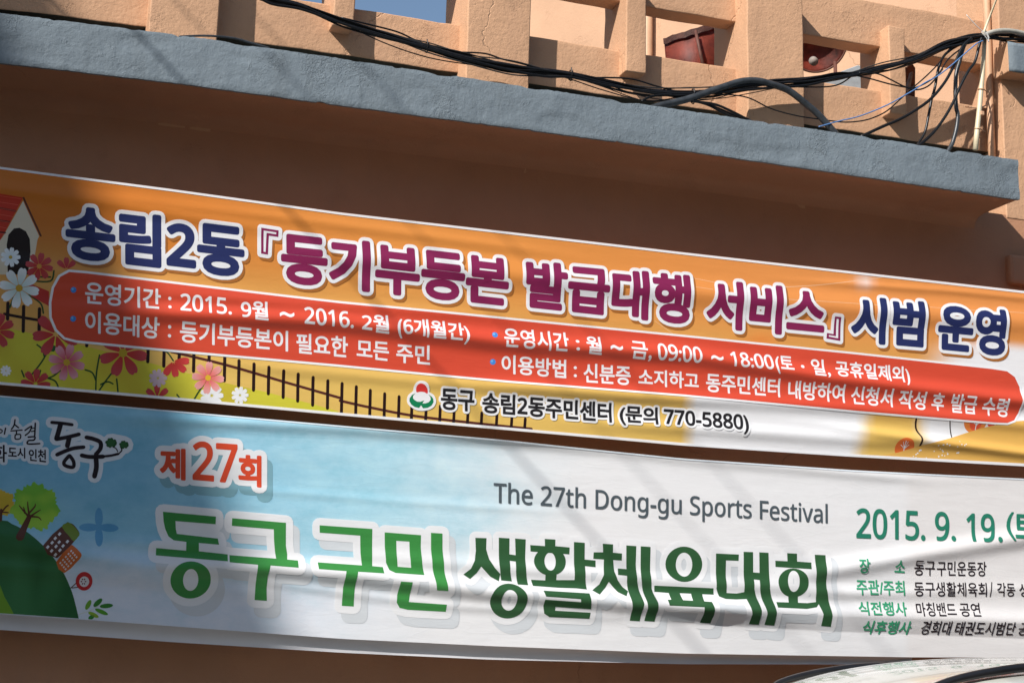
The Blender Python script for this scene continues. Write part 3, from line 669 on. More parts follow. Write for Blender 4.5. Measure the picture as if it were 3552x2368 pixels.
# ================================================================== banner 2 (festival)
top2 = [(-300, 1346), (0, 1371), (590, 1423), (1184, 1477), (1776, 1530), (2368, 1590), (2960, 1630), (3552, 1659), (3850, 1676)]
bot2 = [(-300, 2110), (0, 2128), (272, 2146), (1184, 2214), (1699, 2239), (2368, 2265), (3164, 2278), (3552, 2279), (3850, 2280)]
folds2 = [
    dict(line=[(300, 1930), (500, 1962), (960, 1972), (1265, 1998), (1700, 2052), (2136, 2088), (2420, 2110)], w=.045, a=.021),
    dict(line=[(2500, 2108), (2872, 2130), (3200, 2142), (3600, 2160)], w=.05, a=.015, crease=1.5),
    dict(line=[(2950, 1965), (3224, 1918), (3552, 1866), (3800, 1840)], w=.045, a=.014),
    dict(line=[(-100, 1840), (280, 1872), (600, 1890)], w=.03, a=.006),
    dict(line=[(-100, 1960), (300, 1985), (620, 2020)], w=.035, a=.008),
    dict(line=[(700, 1460), (1184, 1485), (1700, 1520)], w=.03, a=.009),
    dict(line=[(1700, 1520), (2368, 1590), (3000, 1645)], w=.028, a=.006),
    dict(line=[(1000, 2030), (1500, 2095), (1900, 2125)], w=.022, a=.004),
    dict(line=[(3000, 2060), (3300, 2050), (3600, 2040)], w=.03, a=.0035),
    dict(line=[(1500, 1950), (2300, 2015), (2900, 2050)], w=.035, a=.007),
    dict(line=[(900, 1700), (1400, 1740), (1700, 1760)], w=.02, a=.002),
]
S2 = Sheet(top2, bot2, folds2, -300, 3850)
def bg2(px, py):
    t = (py - interp(top2, px)) / (interp(bot2, px) - interp(top2, px))
    blue, pale, wht = pal(138, 192, 212, 1.12), pal(182, 216, 226, 1.14), (.84, .84, .845, 1)
    c = mixc(blue, pale, sstep(300, 1500, px))
    c = mixc(c, mixc(pal(112, 172, 202, 1.1), pal(160, 210, 224, 1.12), sstep(300, 1500, px)), .6 * exp(-((t - .28) / .22) ** 2))
    c = mixc(c, pal(214, 222, 232, 1.1), sstep(.55, .85, t))
    wx = 1650 - 500 * sstep(.4, .9, t) + 120 * noise.noise(Vector((px * .004, py * .006, 1)))
    c = mixc(c, wht, sstep(wx - 420, wx + 420, px))
    c = mixc(c, (.80, .775, .76, 1), .8 * sstep(3130, 3160, px))
    return c
banner2 = empty('banner', at(1776, 1860))
tag(banner2, 'lower sky-blue and white sports festival banner with big green lettering', 'banner')
base_grid(S2, bg2, 190, 'cloth', M_VINYL2, banner2)
A = 'art'; L = 'lettering'
band(S2, top2, .5, 5, (.70, .76, .80, 1), 7)
# green hill with trees and houses
S2.poly(A, smooth_poly([ZA(*p) for p in ((-400, 800), (0, 790), (80, 815), (170, 862), (260, 935), (340, 1020), (400, 1100), (450, 1185), (490, 1280), (515, 1370), (535, 1458), (530, 1470), (-400, 1470))], 3), lambda x, z: mixc(pal(44, 100, 54), pal(64, 124, 74), sstep(-.4, .4, noise.noise(Vector((x * 9, z * 3, 0))))), 2)
S2.poly(A, [ZA(*p) for p in ((-400, 1200), (0, 1230), (30, 1310), (70, 1380), (115, 1470), (-400, 1470))], pal(120, 165, 50), 2.6)
rnd = random.Random(11)
def crown(c, rx, ry, col, col2, layer, n=26):
    P = []
    for i in range(n * 3):
        a = 2 * pi * i / (n * 3); k = 1 + .09 * rnd.uniform(-1, 1) + .05 * sin(7 * a)
        P.append((c[0] + rx * k * cos(a), c[1] + ry * k * sin(a)))
    S2.poly(A, P, lambda x, z: mixc(col, col2, sstep(-.35, .35, noise.noise(Vector((x * 14, z * 14, 4))))), layer)
crown(ZA(240, 700), 80, 80, pal(120, 185, 62), pal(160, 205, 70), 3)
crown(ZA(10, 675), 45, 45, pal(205, 175, 55), pal(222, 190, 70), 2.8)
BR = pal(95, 55, 40)
S2.stroke(A, [ZA(135, 905), ZA(160, 850), ZA(200, 765)], 20, BR, 4, taper=(1.3, .7))
for l in ([ZA(200, 770), ZA(190, 700), ZA(188, 665)], [ZA(190, 760), ZA(150, 715), ZA(130, 690)], [ZA(205, 765), ZA(250, 735), ZA(275, 720)], [ZA(210, 765), ZA(260, 770), ZA(280, 790)], [ZA(195, 745), ZA(235, 700), ZA(240, 680)], [ZA(170, 740), ZA(160, 700)]):
    S2.stroke(A, l, 6, BR, 4.2, taper=(1.1, .4))
S2.stroke(A, [ZA(5, 790), ZA(8, 720)], 8, BR, 4); S2.stroke(A, [ZA(8, 740), ZA(40, 700), ZA(55, 690)], 5, BR, 4); S2.stroke(A, [ZA(10, 735), ZA(55, 738)], 4, BR, 4)
def quad(c, ux, uy, w_, h_): return [(c[0] + a * w_ * ux[0] + b * h_ * uy[0], c[1] + a * w_ * ux[1] + b * h_ * uy[1]) for a, b in ((-1, -1), (1, -1), (1, 1), (-1, 1))]
ux, uy = (.70, .71), (.66, -.75)
S2.poly(A, smooth_poly([ZA(*p) for p in ((290, 965), (440, 815), (470, 808), (500, 820), (535, 865), (538, 890), (520, 915), (385, 1050))], 2), pal(98, 58, 44), 4)
S2.poly(A, smooth_poly([ZA(*p) for p in ((420, 835), (450, 810), (480, 810), (535, 870), (535, 895), (500, 935), (470, 900))], 2), pal(118, 140, 52), 4.5)
for r in range(3):
    for q in range(4):
        if r == 1 and q == 3: continue
        c = (322 + r * 26 + q * 30 - (8 if q > 1 else 0), 975 + r * 26 - q * 30 + (r == 2) * 0)
        S2.poly(A, [ZA(*p) for p in quad(c, ux, uy, 8, 11)], (.72, .72, .72, 1), 5)
S2.poly(A, smooth_poly([ZA(*p) for p in ((380, 1075), (470, 972), (495, 965), (545, 1015), (548, 1040), (520, 1075), (435, 1150))], 2), pal(205, 105, 48), 4.6)
for r in range(4):
    for q in range(5):
        c = (408 + r * 12 + q * 18, 1082 + r * 14 - q * 20)
        S2.poly(A, [ZA(*p) for p in quad(c, ux, uy, 5, 6.5)], (.74, .74, .73, 1), 5.2)
S2.poly(A, ell(*ZA(571, 1205), 29, 32), pal(195, 45, 48), 4); S2.poly(A, ell(*ZA(572, 1208), 17, 18), (.74, .72, .72, 1), 4.6)
for k in range(6):
    a = k * pi / 3; S2.poly(A, ell(*ZA(567 + 14 * cos(a), 1207 + 17 * sin(a)), 3, 2.4, a, 10), pal(110, 45, 50), 5)
S2.stroke(A, [ZA(482, 1250), ZA(520, 1215)], 3, BR, 4); S2.stroke(A, [ZA(490, 1250), ZA(530, 1245)], 3, BR, 4)
for (x, y, rx, ry, rot, c) in ((600, 1365, 34, 13, -1.1, (110, 165, 50)), (665, 1350, 36, 14, -.75, (60, 130, 50)), (723, 1372, 42, 13, -.1, (60, 130, 50)), (690, 1412, 44, 12, .4, (90, 160, 50)), (635, 1432, 36, 12, .45, (150, 185, 60)), (620, 1450, 20, 12, -.5, (60, 140, 60))):
    S2.poly(A, ell(*ZA(x, y), rx * .55, ry * .6, rot, 18), pal(*c), 4)
S2.stroke(A, [ZA(535, 1430), ZA(620, 1400), ZA(690, 1360)], 3, (.7, .75, .72, 1), 3.5)
for k, a in enumerate((-1.57, 0.05, 1.57, 3.14)):
    c = (672 + 68 * cos(a), 838 + 66 * sin(a))
    S2.poly(A, ell(*ZA(*c), 34, 14, a, 18), pal(100, 164, 204), 1 + .2 * k)
L = 'district_logo'
# brush-drawn district name
BK = pal(38, 28, 34)
OWV, OWT = [], []
def brush(lines, layer=8):
    for l, wd in lines: S2.stroke(L, [ZA(*p) for p in l], wd / 1.96, BK, layer + .1 * (len(l) % 3))
def brush_halo(lines, r, layer=4):
    polys = []
    for l, wd in lines:
        q = [pxz(ZA(*p)) for p in catmull(l, 3)] if len(l) > 2 else [pxz(ZA(*p)) for p in l]
        for i in range(len(q) - 1): polys.append(ccw(capsule(q[i], q[i + 1], (wd / 3.92 + r) * PXM)))
    V, T = union(polys); S2.add(L, V, T, (.74, .78, .82, 1), layer)
donggu = [([(352, 126), (420, 132), (490, 142)], 20), ([(412, 138), (398, 190), (384, 236)], 30), ([(384, 240), (460, 226), (536, 207)], 24), ([(470, 232), (458, 285)], 30),
          ([(388, 345), (440, 322), (500, 302), (568, 294)], 24), ([(470, 352), (435, 395), (445, 420), (496, 430), (500, 392), (474, 352)], 22),
          ([(588, 228), (640, 240), (682, 262), (682, 305), (652, 342)], 26), ([(556, 350), (610, 360), (700, 358)], 26), ([(652, 362), (655, 430), (642, 492)], 30), ([(700, 357), (750, 352), (804, 340)], 15), ([(805, 340), (828, 315), (818, 290)], 8), ([(800, 325), (790, 305), (768, 292)], 7)]
sub = [([(4, 172), (-8, 185), (4, 198), (16, 184), (4, 172)], 7), ([(38, 165), (30, 205)], 9), ([(102, 108), (96, 145), (78, 172)], 9), ([(98, 140), (126, 162)], 9), ([(74, 184), (150, 178)], 8), ([(112, 184), (112, 206)], 8), ([(104, 210), (104, 238), (136, 236), (138, 208), (104, 210)], 8),
       ([(170, 180), (214, 152), (200, 190), (172, 214)], 9), ([(240, 132), (236, 215)], 10), ([(214, 168), (238, 162)], 7), ([(212, 188), (236, 184)], 7), ([(192, 226), (236, 224), (230, 246), (194, 250), (190, 272), (270, 270)], 10)]
brush_halo(donggu + [([(755, 262), (845, 280)], 60)], 14, 4); brush(donggu); brush_halo(sub, 10, 4.3); brush(sub)
for cx, cy, R in ((755, 265, 34), (842, 278, 28)):
    for k in range(9):
        a = k * 2.4; S2.poly(L, ell(*ZA(cx + R * .75 * cos(a), cy + R * .6 * sin(a)), R * .22, R * .19, a, 12), pal(38, 84, 46), 8 + .2 * (k % 3))
    S2.poly(L, ell(*ZA(cx, cy), R * .4, R * .34), pal(48, 98, 54), 8.7)
GH = (.74, .78, .82, 1)
for s, a, b, c, d in (('화', (-48, 275), (-48, 395), (47, 280), (47, 398)), ('도시', (55, 290), (55, 366), (172, 298), (172, 372)), ('인천', (195, 305), (195, 386), (313, 312), (313, 398))):
    S2.text(L, s, ZA(*a), ZA(*b), ZA(*c), ZA(*d), BK, 8, bold=.9, outline=9, ocolor=GH, olayer=4.6 if s == '도시' else 4.9)
L = 'number_lettering'
# 27th
RD = pal(216, 78, 48); SH2 = pal(128, 172, 184)
for i, (s, a, b, c, d, bd) in enumerate((('제', (1100, 500), (1100, 712), (1278, 508), (1278, 728), 4), ('27', (1325, 452), (1325, 722), (1635, 474), (1635, 748), 3.4), ('회', (1640, 545), (1640, 757), (1800, 556), (1800, 777), 4))):
    S2.text(L, s, Z7(*a), Z7(*b), Z7(*c), Z7(*d), RD, 8, bold=bd, outline=19, ocolor=(.82, .82, .825, 1), olayer=5 + .5 * i, shadow=(20, 29), scolor=SH2, slayer=2 + .4 * i)
L = 'title_lettering'
# big title, letter by letter
G1, G2 = pal(62, 140, 68, 1.02), pal(50, 90, 55, 1.02)
LET = [
 (Z10, G1, [([(127, 243), (487, 276), (485, 328), (212, 306), (215, 360), (222, 393), (500, 425), (508, 467), (370, 455), (370, 512), (565, 533), (563, 581), (77, 540), (80, 490), (283, 508), (285, 448), (200, 437), (165, 410), (143, 360), (132, 310)], []), (ell(312, 707, 137, 125), [ell(312, 707, 52, 73)])]),
 (Z10, G1, [([(597, 287), (962, 318), (962, 470), (970, 530), (968, 568), (1041, 575), (1040, 625), (850, 610), (835, 680), (830, 760), (833, 847), (750, 842), (755, 720), (765, 605), (575, 588), (577, 538), (893, 562), (888, 520), (882, 440), (880, 362), (595, 338)], [])]),
 (Z10, G1, [([(1191, 335), (1549, 360), (1547, 520), (1545, 613), (1617, 620), (1622, 663), (1443, 652), (1432, 720), (1425, 800), (1424, 886), (1343, 881), (1348, 760), (1364, 648), (1178, 634), (1174, 587), (1475, 608), (1468, 520), (1467, 405), (1192, 385)], [])]),
 (Z10, G1, [([(1633, 383), (1880, 402), (1878, 480), (1885, 600), (1897, 674), (1700, 660), (1660, 640), (1640, 590), (1634, 480)], [[(1712, 440), (1713, 540), (1718, 617), (1810, 624), (1803, 540), (1801, 446)]]), ([(1948, 386), (2026, 391), (2026, 500), (2035, 640), (2054, 783), (1978, 778), (1955, 620), (1948, 500)], []), ([(1732, 719), (1811, 724), (1805, 780), (1795, 856), (2053, 874), (2048, 922), (1790, 908), (1735, 895), (1714, 860), (1716, 810), (1725, 760)], [])]),
 (Z9, G2, [([(80, 444), (145, 446), (143, 510), (160, 570), (190, 620), (223, 655), (213, 697), (165, 670), (110, 612), (85, 650), (45, 685), (8, 658), (50, 625), (75, 575), (83, 520)], []), ([(217, 443), (279, 447), (278, 540), (315, 545), (312, 448), (374, 453), (370, 560), (372, 640), (383, 720), (322, 716), (313, 640), (314, 582), (279, 577), (280, 640), (290, 698), (228, 692), (217, 600)], []), (ell(267, 812, 107, 101), [ell(270, 808, 45, 60)])]),
 (Z9, G2, [([(485, 450), (547, 454), (546, 492), (630, 500), (628, 540), (402, 523), (400, 486), (486, 492)], []), (ell(514, 582, 93, 82), [ell(515, 582, 33, 53)]), ([(402, 688), (485, 692), (485, 655), (549, 655), (549, 690), (655, 690), (655, 468), (718, 473), (717, 570), (781, 576), (780, 615), (718, 608), (718, 680), (725, 745), (662, 738), (560, 735), (410, 724)], []), ([(466, 752), (735, 768), (746, 860), (540, 846), (540, 868), (747, 880), (742, 915), (510, 905), (478, 885), (470, 840), (475, 805), (682, 820), (680, 802), (478, 787)], [])]),
 (Z9, G2, [([(823, 478), (883, 482), (882, 530), (935, 535), (934, 576), (884, 573), (888, 640), (905, 690), (935, 730), (966, 755), (950, 785), (905, 760), (855, 700), (835, 735), (795, 775), (756, 750), (800, 715), (825, 660), (830, 570), (768, 566), (770, 528), (825, 528)], []), ([(960, 488), (1018, 492), (1015, 600), (1020, 700), (1035, 770), (1046, 830), (1036, 930), (978, 926), (983, 860), (972, 790), (960, 700), (960, 665), (908, 660), (910, 622), (960, 626)], []), ([(1044, 493), (1101, 497), (1098, 640), (1105, 740), (1125, 820), (1130, 870), (1122, 932), (1063, 928), (1070, 860), (1055, 770), (1043, 680)], [])]),
 (Z9, G2, [(ell(1295, 598, 107, 103), [ell(1296, 600, 48, 70)]), ([(1120, 722), (1464, 738), (1465, 775), (1398, 772), (1397, 815), (1440, 818), (1450, 870), (1452, 900), (1446, 942), (1385, 938), (1392, 890), (1388, 850), (1190, 840), (1185, 805), (1207, 805), (1203, 765), (1120, 758)], [[(1267, 766), (1275, 808), (1332, 811), (1333, 769)]])]),
 (Z9, G2, [([(1482, 535), (1615, 541), (1613, 578), (1540, 575), (1538, 680), (1541, 765), (1600, 768), (1643, 760), (1643, 525), (1698, 527), (1698, 645), (1735, 648), (1734, 528), (1788, 531), (1790, 660), (1790, 740), (1812, 830), (1820, 880), (1818, 955), (1760, 950), (1765, 890), (1745, 800), (1733, 740), (1733, 690), (1700, 686), (1700, 740), (1722, 820), (1730, 870), (1727, 950), (1669, 947), (1675, 890), (1655, 800), (1590, 803), (1530, 800), (1495, 785), (1481, 740)], [])]),
 (Z9, G2, [([(1897, 533), (1954, 536), (1954, 582), (2035, 588), (2033, 627), (1828, 613), (1827, 577), (1898, 580)], []), (ell(1928, 706, 88, 84), [ell(1929, 697, 34, 62)]), ([(1827, 818), (1900, 820), (1900, 785), (1955, 785), (1955, 822), (2010, 824), (2060, 818), (2058, 542), (2120, 545), (2118, 640), (2120, 740), (2138, 830), (2148, 900), (2146, 962), (2090, 957), (2095, 890), (2075, 830), (2060, 848), (2000, 858), (1830, 850)], [])]),
]
SHB = lambda x, z: mixc(pal(172, 188, 202), pal(212, 216, 219), sstep(-.5, .3, x))
for i, (zf, c, strokes) in enumerate(LET):
    tv, tt = [], []
    for k, (o_, hs) in enumerate(strokes):
        V, T = fill([pxz(zf(*p)) for p in o_], [[pxz(zf(*p)) for p in h] for h in hs])
        S2.add(L, V, T, c, 9 + .25 * k, xgrid=False)
        tt += [tuple(q + len(tv) for q in t) for t in T]; tv += V
    ov, ot = dilate(tv, tt, (25 if zf is Z10 else 22) * PXM)
    S2.add(L, ov, ot, (.83, .83, .835, 1), 6 + .25 * (i % 4))
    S2.add(L, [(x + 24 * PXM, z - 31 * PXM) for x, z in ov], ot, SHB, 3 + .25 * (i % 4))
L = 'english_lettering'
S2.text(L, 'The 27th Dong-gu Sports Festival', Z9(188, 117), Z9(188, 277), Z9(2135, 246), Z9(2135, 394), pal(82, 92, 98), 9, bold=1.0)
L = 'date_lettering'
TG = pal(44, 128, 104); LG = pal(62, 160, 118)
WORDS = []
def t8(s, a, b, c, d, color, bold):
    L_ = L if L == 'date_lettering' else 'word%d' % len(WORDS)
    if L_ != L: WORDS.append(L_)
    S2.text(L_, s, Z8(*a), Z8(*b), Z8(*c), Z8(*d), color, 9, bold=bold)
t8('2015.', (1195, 362), (1195, 572), (1672, 382), (1672, 590), TG, 2.6); t8('9.', (1738, 385), (1738, 588), (1880, 393), (1880, 595), TG, 2.6)
t8('19.', (1955, 395), (1955, 596), (2190, 405), (2190, 602), TG, 2.6); t8('(', (2230, 388), (2230, 588), (2282, 391), (2282, 592), TG, 2); t8('토', (2280, 402), (2280, 572), (2440, 410), (2440, 580), TG, 3); t8(')', (2460, 396), (2460, 596), (2512, 400), (2512, 600), TG, 2)
L = 'words'
t8('장', (1200, 710), (1200, 812), (1275, 713), (1275, 815), LG, 1.2); t8('소', (1452, 722), (1452, 805), (1525, 727), (1525, 810), LG, 1.2)
t8('주관/주최', (1187, 852), (1187, 962), (1523, 864), (1523, 965), LG, 1.2); t8('식전행사', (1198, 1005), (1198, 1100), (1532, 1010), (1532, 1106), LG, 1.2); t8('식후행사', (1240, 1136), (1224, 1230), (1570, 1142), (1556, 1234), LG, 1.2)
t8('동구', (1590, 725), (1590, 826), (1735, 730), (1735, 830), BK, .5); t8('구민운동장', (1748, 728), (1748, 830), (2092, 732), (2092, 833), BK, .5)
t8('동구생활체육회', (1588, 868), (1588, 970), (2090, 876), (2090, 973), BK, .5); t8('/', (2110, 872), (2110, 974), (2130, 872), (2130, 974), BK, .3); t8('각동', (2160, 876), (2160, 971), (2285, 879), (2285, 972), BK, .5); t8('생', (2312, 880), (2312, 973), (2385, 882), (2385, 975), BK, .5)
t8('마칭밴드', (1597, 1012), (1597, 1107), (1872, 1014), (1872, 1110), BK, .5); t8('공연', (1898, 1014), (1898, 1109), (2040, 1016), (2040, 1111), BK, .5)
t8('경희대', (1640, 1138), (1626, 1234), (1842, 1142), (1830, 1237), BK, .5); t8('태권도시범단', (1872, 1143), (1860, 1237), (2282, 1149), (2272, 1238), BK, .5); t8('공연', (2306, 1150), (2294, 1238), (2460, 1152), (2450, 1239), BK, .5)
S2.build('art', 'green_hill_picture', M_VINYL2, banner2); S2.build('border', 'edge_line', M_VINYL1, banner2); 
for q in ('district_logo', 'number_lettering', 'title_lettering', 'english_lettering', 'date_lettering'): S2.build(q, q, M_VINYL1, banner2)
for q in WORDS: S2.build(q, 'word', M_VINYL1, banner2)
# the bottom hem turned back towards the wall, up to a loose corner
hb = [(-300, 2163), (0, 2183), (590, 2225), (1184, 2262), (1699, 2286), (2368, 2302), (3050, 2303), (3166, 2296)]
bm = bmesh.new(); cols = []
N_ = 120
for i in range(N_ + 1):
    px = -300 + (3166 + 300) * i / N_
    a = pxz((px, interp(bot2, px))); a3 = Vector((a[0], -S2.h(a[0], a[1]), a[1]))
    b3 = at(px, interp(hb, px), .035)
    ring = []
    for t in (0, .06, .2, .45, .7, .9, 1):
        p = a3.lerp(b3, t); p.y += .012 * sin(pi * t) + (.003 * noise.noise(Vector((p.x * 4, t * 2, 0))) if t else 0)
        if i >= N_ - 3 and t > .6: p.y -= .01 * (i - N_ + 4) * (t - .6); p.z += .006 * (i - N_ + 4) * (t - .6)
        ring.append(bm.verts.new(p))
    cols.append(ring)
for r0, r1 in zip(cols, cols[1:]):
    for j in range(len(r0) - 1): bm.faces.new((r0[j], r0[j + 1], r1[j + 1], r1[j]))
hem = from_bm('folded_hem', bm, plain('banner_back', (.62, .62, .64), .5, var=.04, scale=5), banner2, True)
tag(hem, 'bottom hem of the cloth turned back and in shade')
# ================================================================== ground and street
def sheet_obj(name, x0, x1, y0, y1, z, mat, kind='structure'):
    bm = bmesh.new(); v = [bm.verts.new(p) for p in ((x0, y0, z), (x1, y0, z), (x1, y1, z), (x0, y1, z))]; bm.faces.new(v)
    return tag(from_bm(name, bm, mat), kind=kind)
sheet_obj('ground', -500, 500, -500, 500, -.004, M_PAVE)
sheet_obj('road', -400, 400, -11, -.75, 0.0, M_ASPHALT)
YW = .26
kb = from_bm('pavement', box_bm(-60, 60, -.75, YW, -.1, .12), M_PAVE, bevel=.01); tag(kb, kind='structure')

# ================================================================== the orange building
YW, YL, YP, YB = .26, -.14, .395, .305          # wall and pillars, ledge front, recessed panels, small blocks
building = empty('orange_building', (2.0, .3, 0))
tag(building, 'orange rendered building with a blue-grey ledge and an open block parapet above two banners', 'building')
l_top = [(0, 44), (600, 118), (1184, 203), (1776, 293), (2368, 381), (2960, 467), (3532, 554)]
l_bot = [(0, 218), (600, 287), (1184, 366), (1776, 443), (2368, 522), (2960, 608), (3529, 692)]
LT = [(at(x, y, YL).x, at(x, y, YL).z) for x, y in l_top]; LB = [(at(x, y, YL).x, at(x, y, YL).z) for x, y in l_bot]
XE = LT[-1][0]
def ledge_z(x): return interp(LT, x), interp(LB, x)
bm = bmesh.new(); rings = []; n = 900; x0 = -9.0
for i in range(n + 1):
    x = x0 + (XE - x0) * i / n
    zt, zb = ledge_z(x)
    ct = .003 * noise.noise(Vector((x * 6, 0, 1))) - .020 * max(0, noise.noise(Vector((x * 15, 0, 2))) - .22) - .035 * max(0, noise.noise(Vector((x * 4.3, 5, 2))) - .33) + .003 * noise.noise(Vector((x * 45, 3, 2)))
    cb = .0025 * noise.noise(Vector((x * 8, 0, 7))) + .016 * max(0, noise.noise(Vector((x * 13, 9, 2))) - .3) + .002 * noise.noise(Vector((x * 41, 0, 8)))
    ring = [(x, .5, zt + ct - .012), (x, YL + .05, zt + ct), (x, YL + .002, zt + ct - .001)]
    for j in range(1, 14):
        t = j / 14; z = zt + ct + (zb + cb - zt - ct) * t
        d = .003 * noise.noise(Vector((x * 3, z * 5, 3))) + .002 * noise.noise(Vector((x * 12, z * 16, 4))) + .002 * noise.noise(Vector((x * 34, z * 40, 5)))
        pch = noise.noise(Vector((x * 2.4, z * 6, 11)))
        if pch > .28: d += .0035 * min(1, (pch - .28) * 14)
        ring.append((x, YL + d, z))
    ring += [(x, YL + .0015, zb + cb + .004), (x, YL + .003, zb + cb), (x, YL + .02, zb + cb + .001), (x, YL + .06, zb + .03)]
    rings.append([bm.verts.new(p) for p in ring])
for a, b in zip(rings, rings[1:]):
    for j in range(len(a) - 1): bm.faces.new((a[j], b[j], b[j + 1], a[j + 1]))
bm.faces.new(rings[-1])
lg = from_bm('ledge', bm, M_LEDGE, building, True); lg.data.set_sharp_from_angle(angle=radians(38))
tag(lg, 'long blue-grey painted concrete ledge with lumpy flaking paint')
# soffit under the ledge, orange like the wall, met by a rounded cove
bm = bmesh.new(); prev = None
for i in range(121):
    x = x0 + (XE - .006 - x0) * i / 120; zb = ledge_z(x)[1]
    r = [(x, YL + .012, zb + .003 + .004 * noise.noise(Vector((x * 8, 0, 7)))), (x, YL + .06, zb + .004)] + [(x, YL + .12 + .05 * k, zb + .006) for k in range(2)] + [(x, YW - .09, zb + .008), (x, YW - .04, zb), (x, YW - .012, zb - .022), (x, YW + .001, zb - .06)]
    r = [bm.verts.new(p) for p in r]
    if prev:
        for j in range(len(r) - 1): bm.faces.new((prev[j], r[j], r[j + 1], prev[j + 1]))
    prev = r
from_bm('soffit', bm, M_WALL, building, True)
ZL = ledge_z(-9)[0]
# main wall, slightly out of true
bm = bmesh.new(); nx, nz = 150, 50; g = []
for i in range(nx + 1):
    x = -9 + 20 * i / nx
    g.append([bm.verts.new((x, YW + (.006 * noise.noise(Vector((x * .8, k * .14, 0))) if k < nz else 0), (3.3 + .0 * x) * k / nz)) for k in range(nz + 1)])
for i in range(nx):
    for k in range(nz): bm.faces.new((g[i][k], g[i + 1][k], g[i + 1][k + 1], g[i][k + 1]))
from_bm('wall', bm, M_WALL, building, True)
wt = from_bm('wall_top', box_bm(-9, 11, YW - .001, .6, 3.3 - .02, 3.3), M_WALL, building)
bpy.data.objects.remove(wt)
wz0 = 3.3
# upper strip of the wall up to the ledge (follows its slope) and the return at the right end
bm = prism_bm([(-9, wz0), (XE, wz0), (XE, ledge_z(XE)[1] + .1), (-9, ledge_z(-9)[1] + .1)], YW, .5)
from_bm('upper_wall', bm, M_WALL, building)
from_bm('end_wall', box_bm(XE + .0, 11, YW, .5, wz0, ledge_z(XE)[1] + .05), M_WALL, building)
# ---- parapet
parapet = empty('parapet', (2, .3, ledge_z(2)[0])); parapet.parent = building; parapet.matrix_parent_inverse = Matrix.Translation(-building.location)
parapet['label'] = 'open parapet of orange pillars, panels, beams and small blocks above the ledge'
def X(px, py, y): return at(px, py, y).x
def slope_line(p, q, y):
    a, b = at(*p, y), at(*q, y); return lambda x: a.z + (b.z - a.z) * (x - a.x) / (b.x - a.x)
pan_top = slope_line((1234, 30), (3048, 315), YP); beam_bot = slope_line((2281, 30), (3396, 226), YP); beam_top = slope_line((3001, 0), (3403, 71), YP)
blk_bot = slope_line((1190, 92), (3110, 394), YB); blk_top = slope_line((2240, -62), (3110, 93), YB)
pil_top = slope_line((1720, -212), (2690, -48), YW)
PIL = [(X(520, 40, YW), X(760, 40, YW)), (X(1621, 120, YW), X(1840, 120, YW)), (X(2592, 180, YW), X(2789, 250, YW)), (X(3470, 240, YW), X(3470, 240, YW) + 1.9)]
S_ = PIL[1][0] - PIL[0][0]
PIL = [(PIL[0][0] - 2 * S_, PIL[0][1] - 2 * S_), (PIL[0][0] - S_, PIL[0][1] - S_)] + PIL
BLK = [None, (X(1157, 40, YB), X(1232, 40, YB)), (X(2173, 120, YB), X(2243, 120, YB)), (X(3086, 250, YB), X(3143, 250, YB))]
print('pillars', [tuple(round(v, 2) for v in p) for p in PIL], 'blocks', BLK)
off = BLK[1][0] - PIL[2][0]
def rough_box(x0, x1, y0, y1, zlo, zhi, seed):
    """a hand-plastered block: subdivided, edges wobbling a little"""
    bm = bmesh.new()
    box_bm(x0, x1, y0, y1, 0, 1, bm)
    cuts = max(2, int((x1 - x0) / .06))
    bmesh.ops.subdivide_edges(bm, edges=[e for e in bm.edges if abs(e.verts[0].co.x - e.verts[1].co.x) > 1e-4], cuts=cuts)
    bmesh.ops.subdivide_edges(bm, edges=[e for e in bm.edges if abs(e.verts[0].co.z - e.verts[1].co.z) > .5], cuts=8)
    for v in bm.verts:
        x, t = v.co.x, v.co.z
        v.co.z = zlo(x) + (zhi(x) - zlo(x)) * t
        p = Vector((x * 9, v.co.z * 9, v.co.y * 9 + seed))
        v.co.x += .005 * noise.noise(p); v.co.z += .005 * noise.noise(p + Vector((7, 3, 1))); v.co.y += .003 * noise.noise(p + Vector((1, 9, 4)))
    return bm
lt = lambda x: ledge_z(min(x, XE))[0]
for i, (a, b) in enumerate(PIL):
    last = i == len(PIL) - 1
    zb = (lambda x: lt(x) - .30) if not last else (lambda x: ledge_z(min(x, XE))[1] + .03)
    zt = (lambda x: pil_top(x)) if not last else (lambda x: 7.0)
    o = from_bm('pillar', rough_box(a, b, YW - (.0035 if last else 0), .66, zb, zt, i), M_PLASTER, parapet, True, bevel=.008, wn=True)
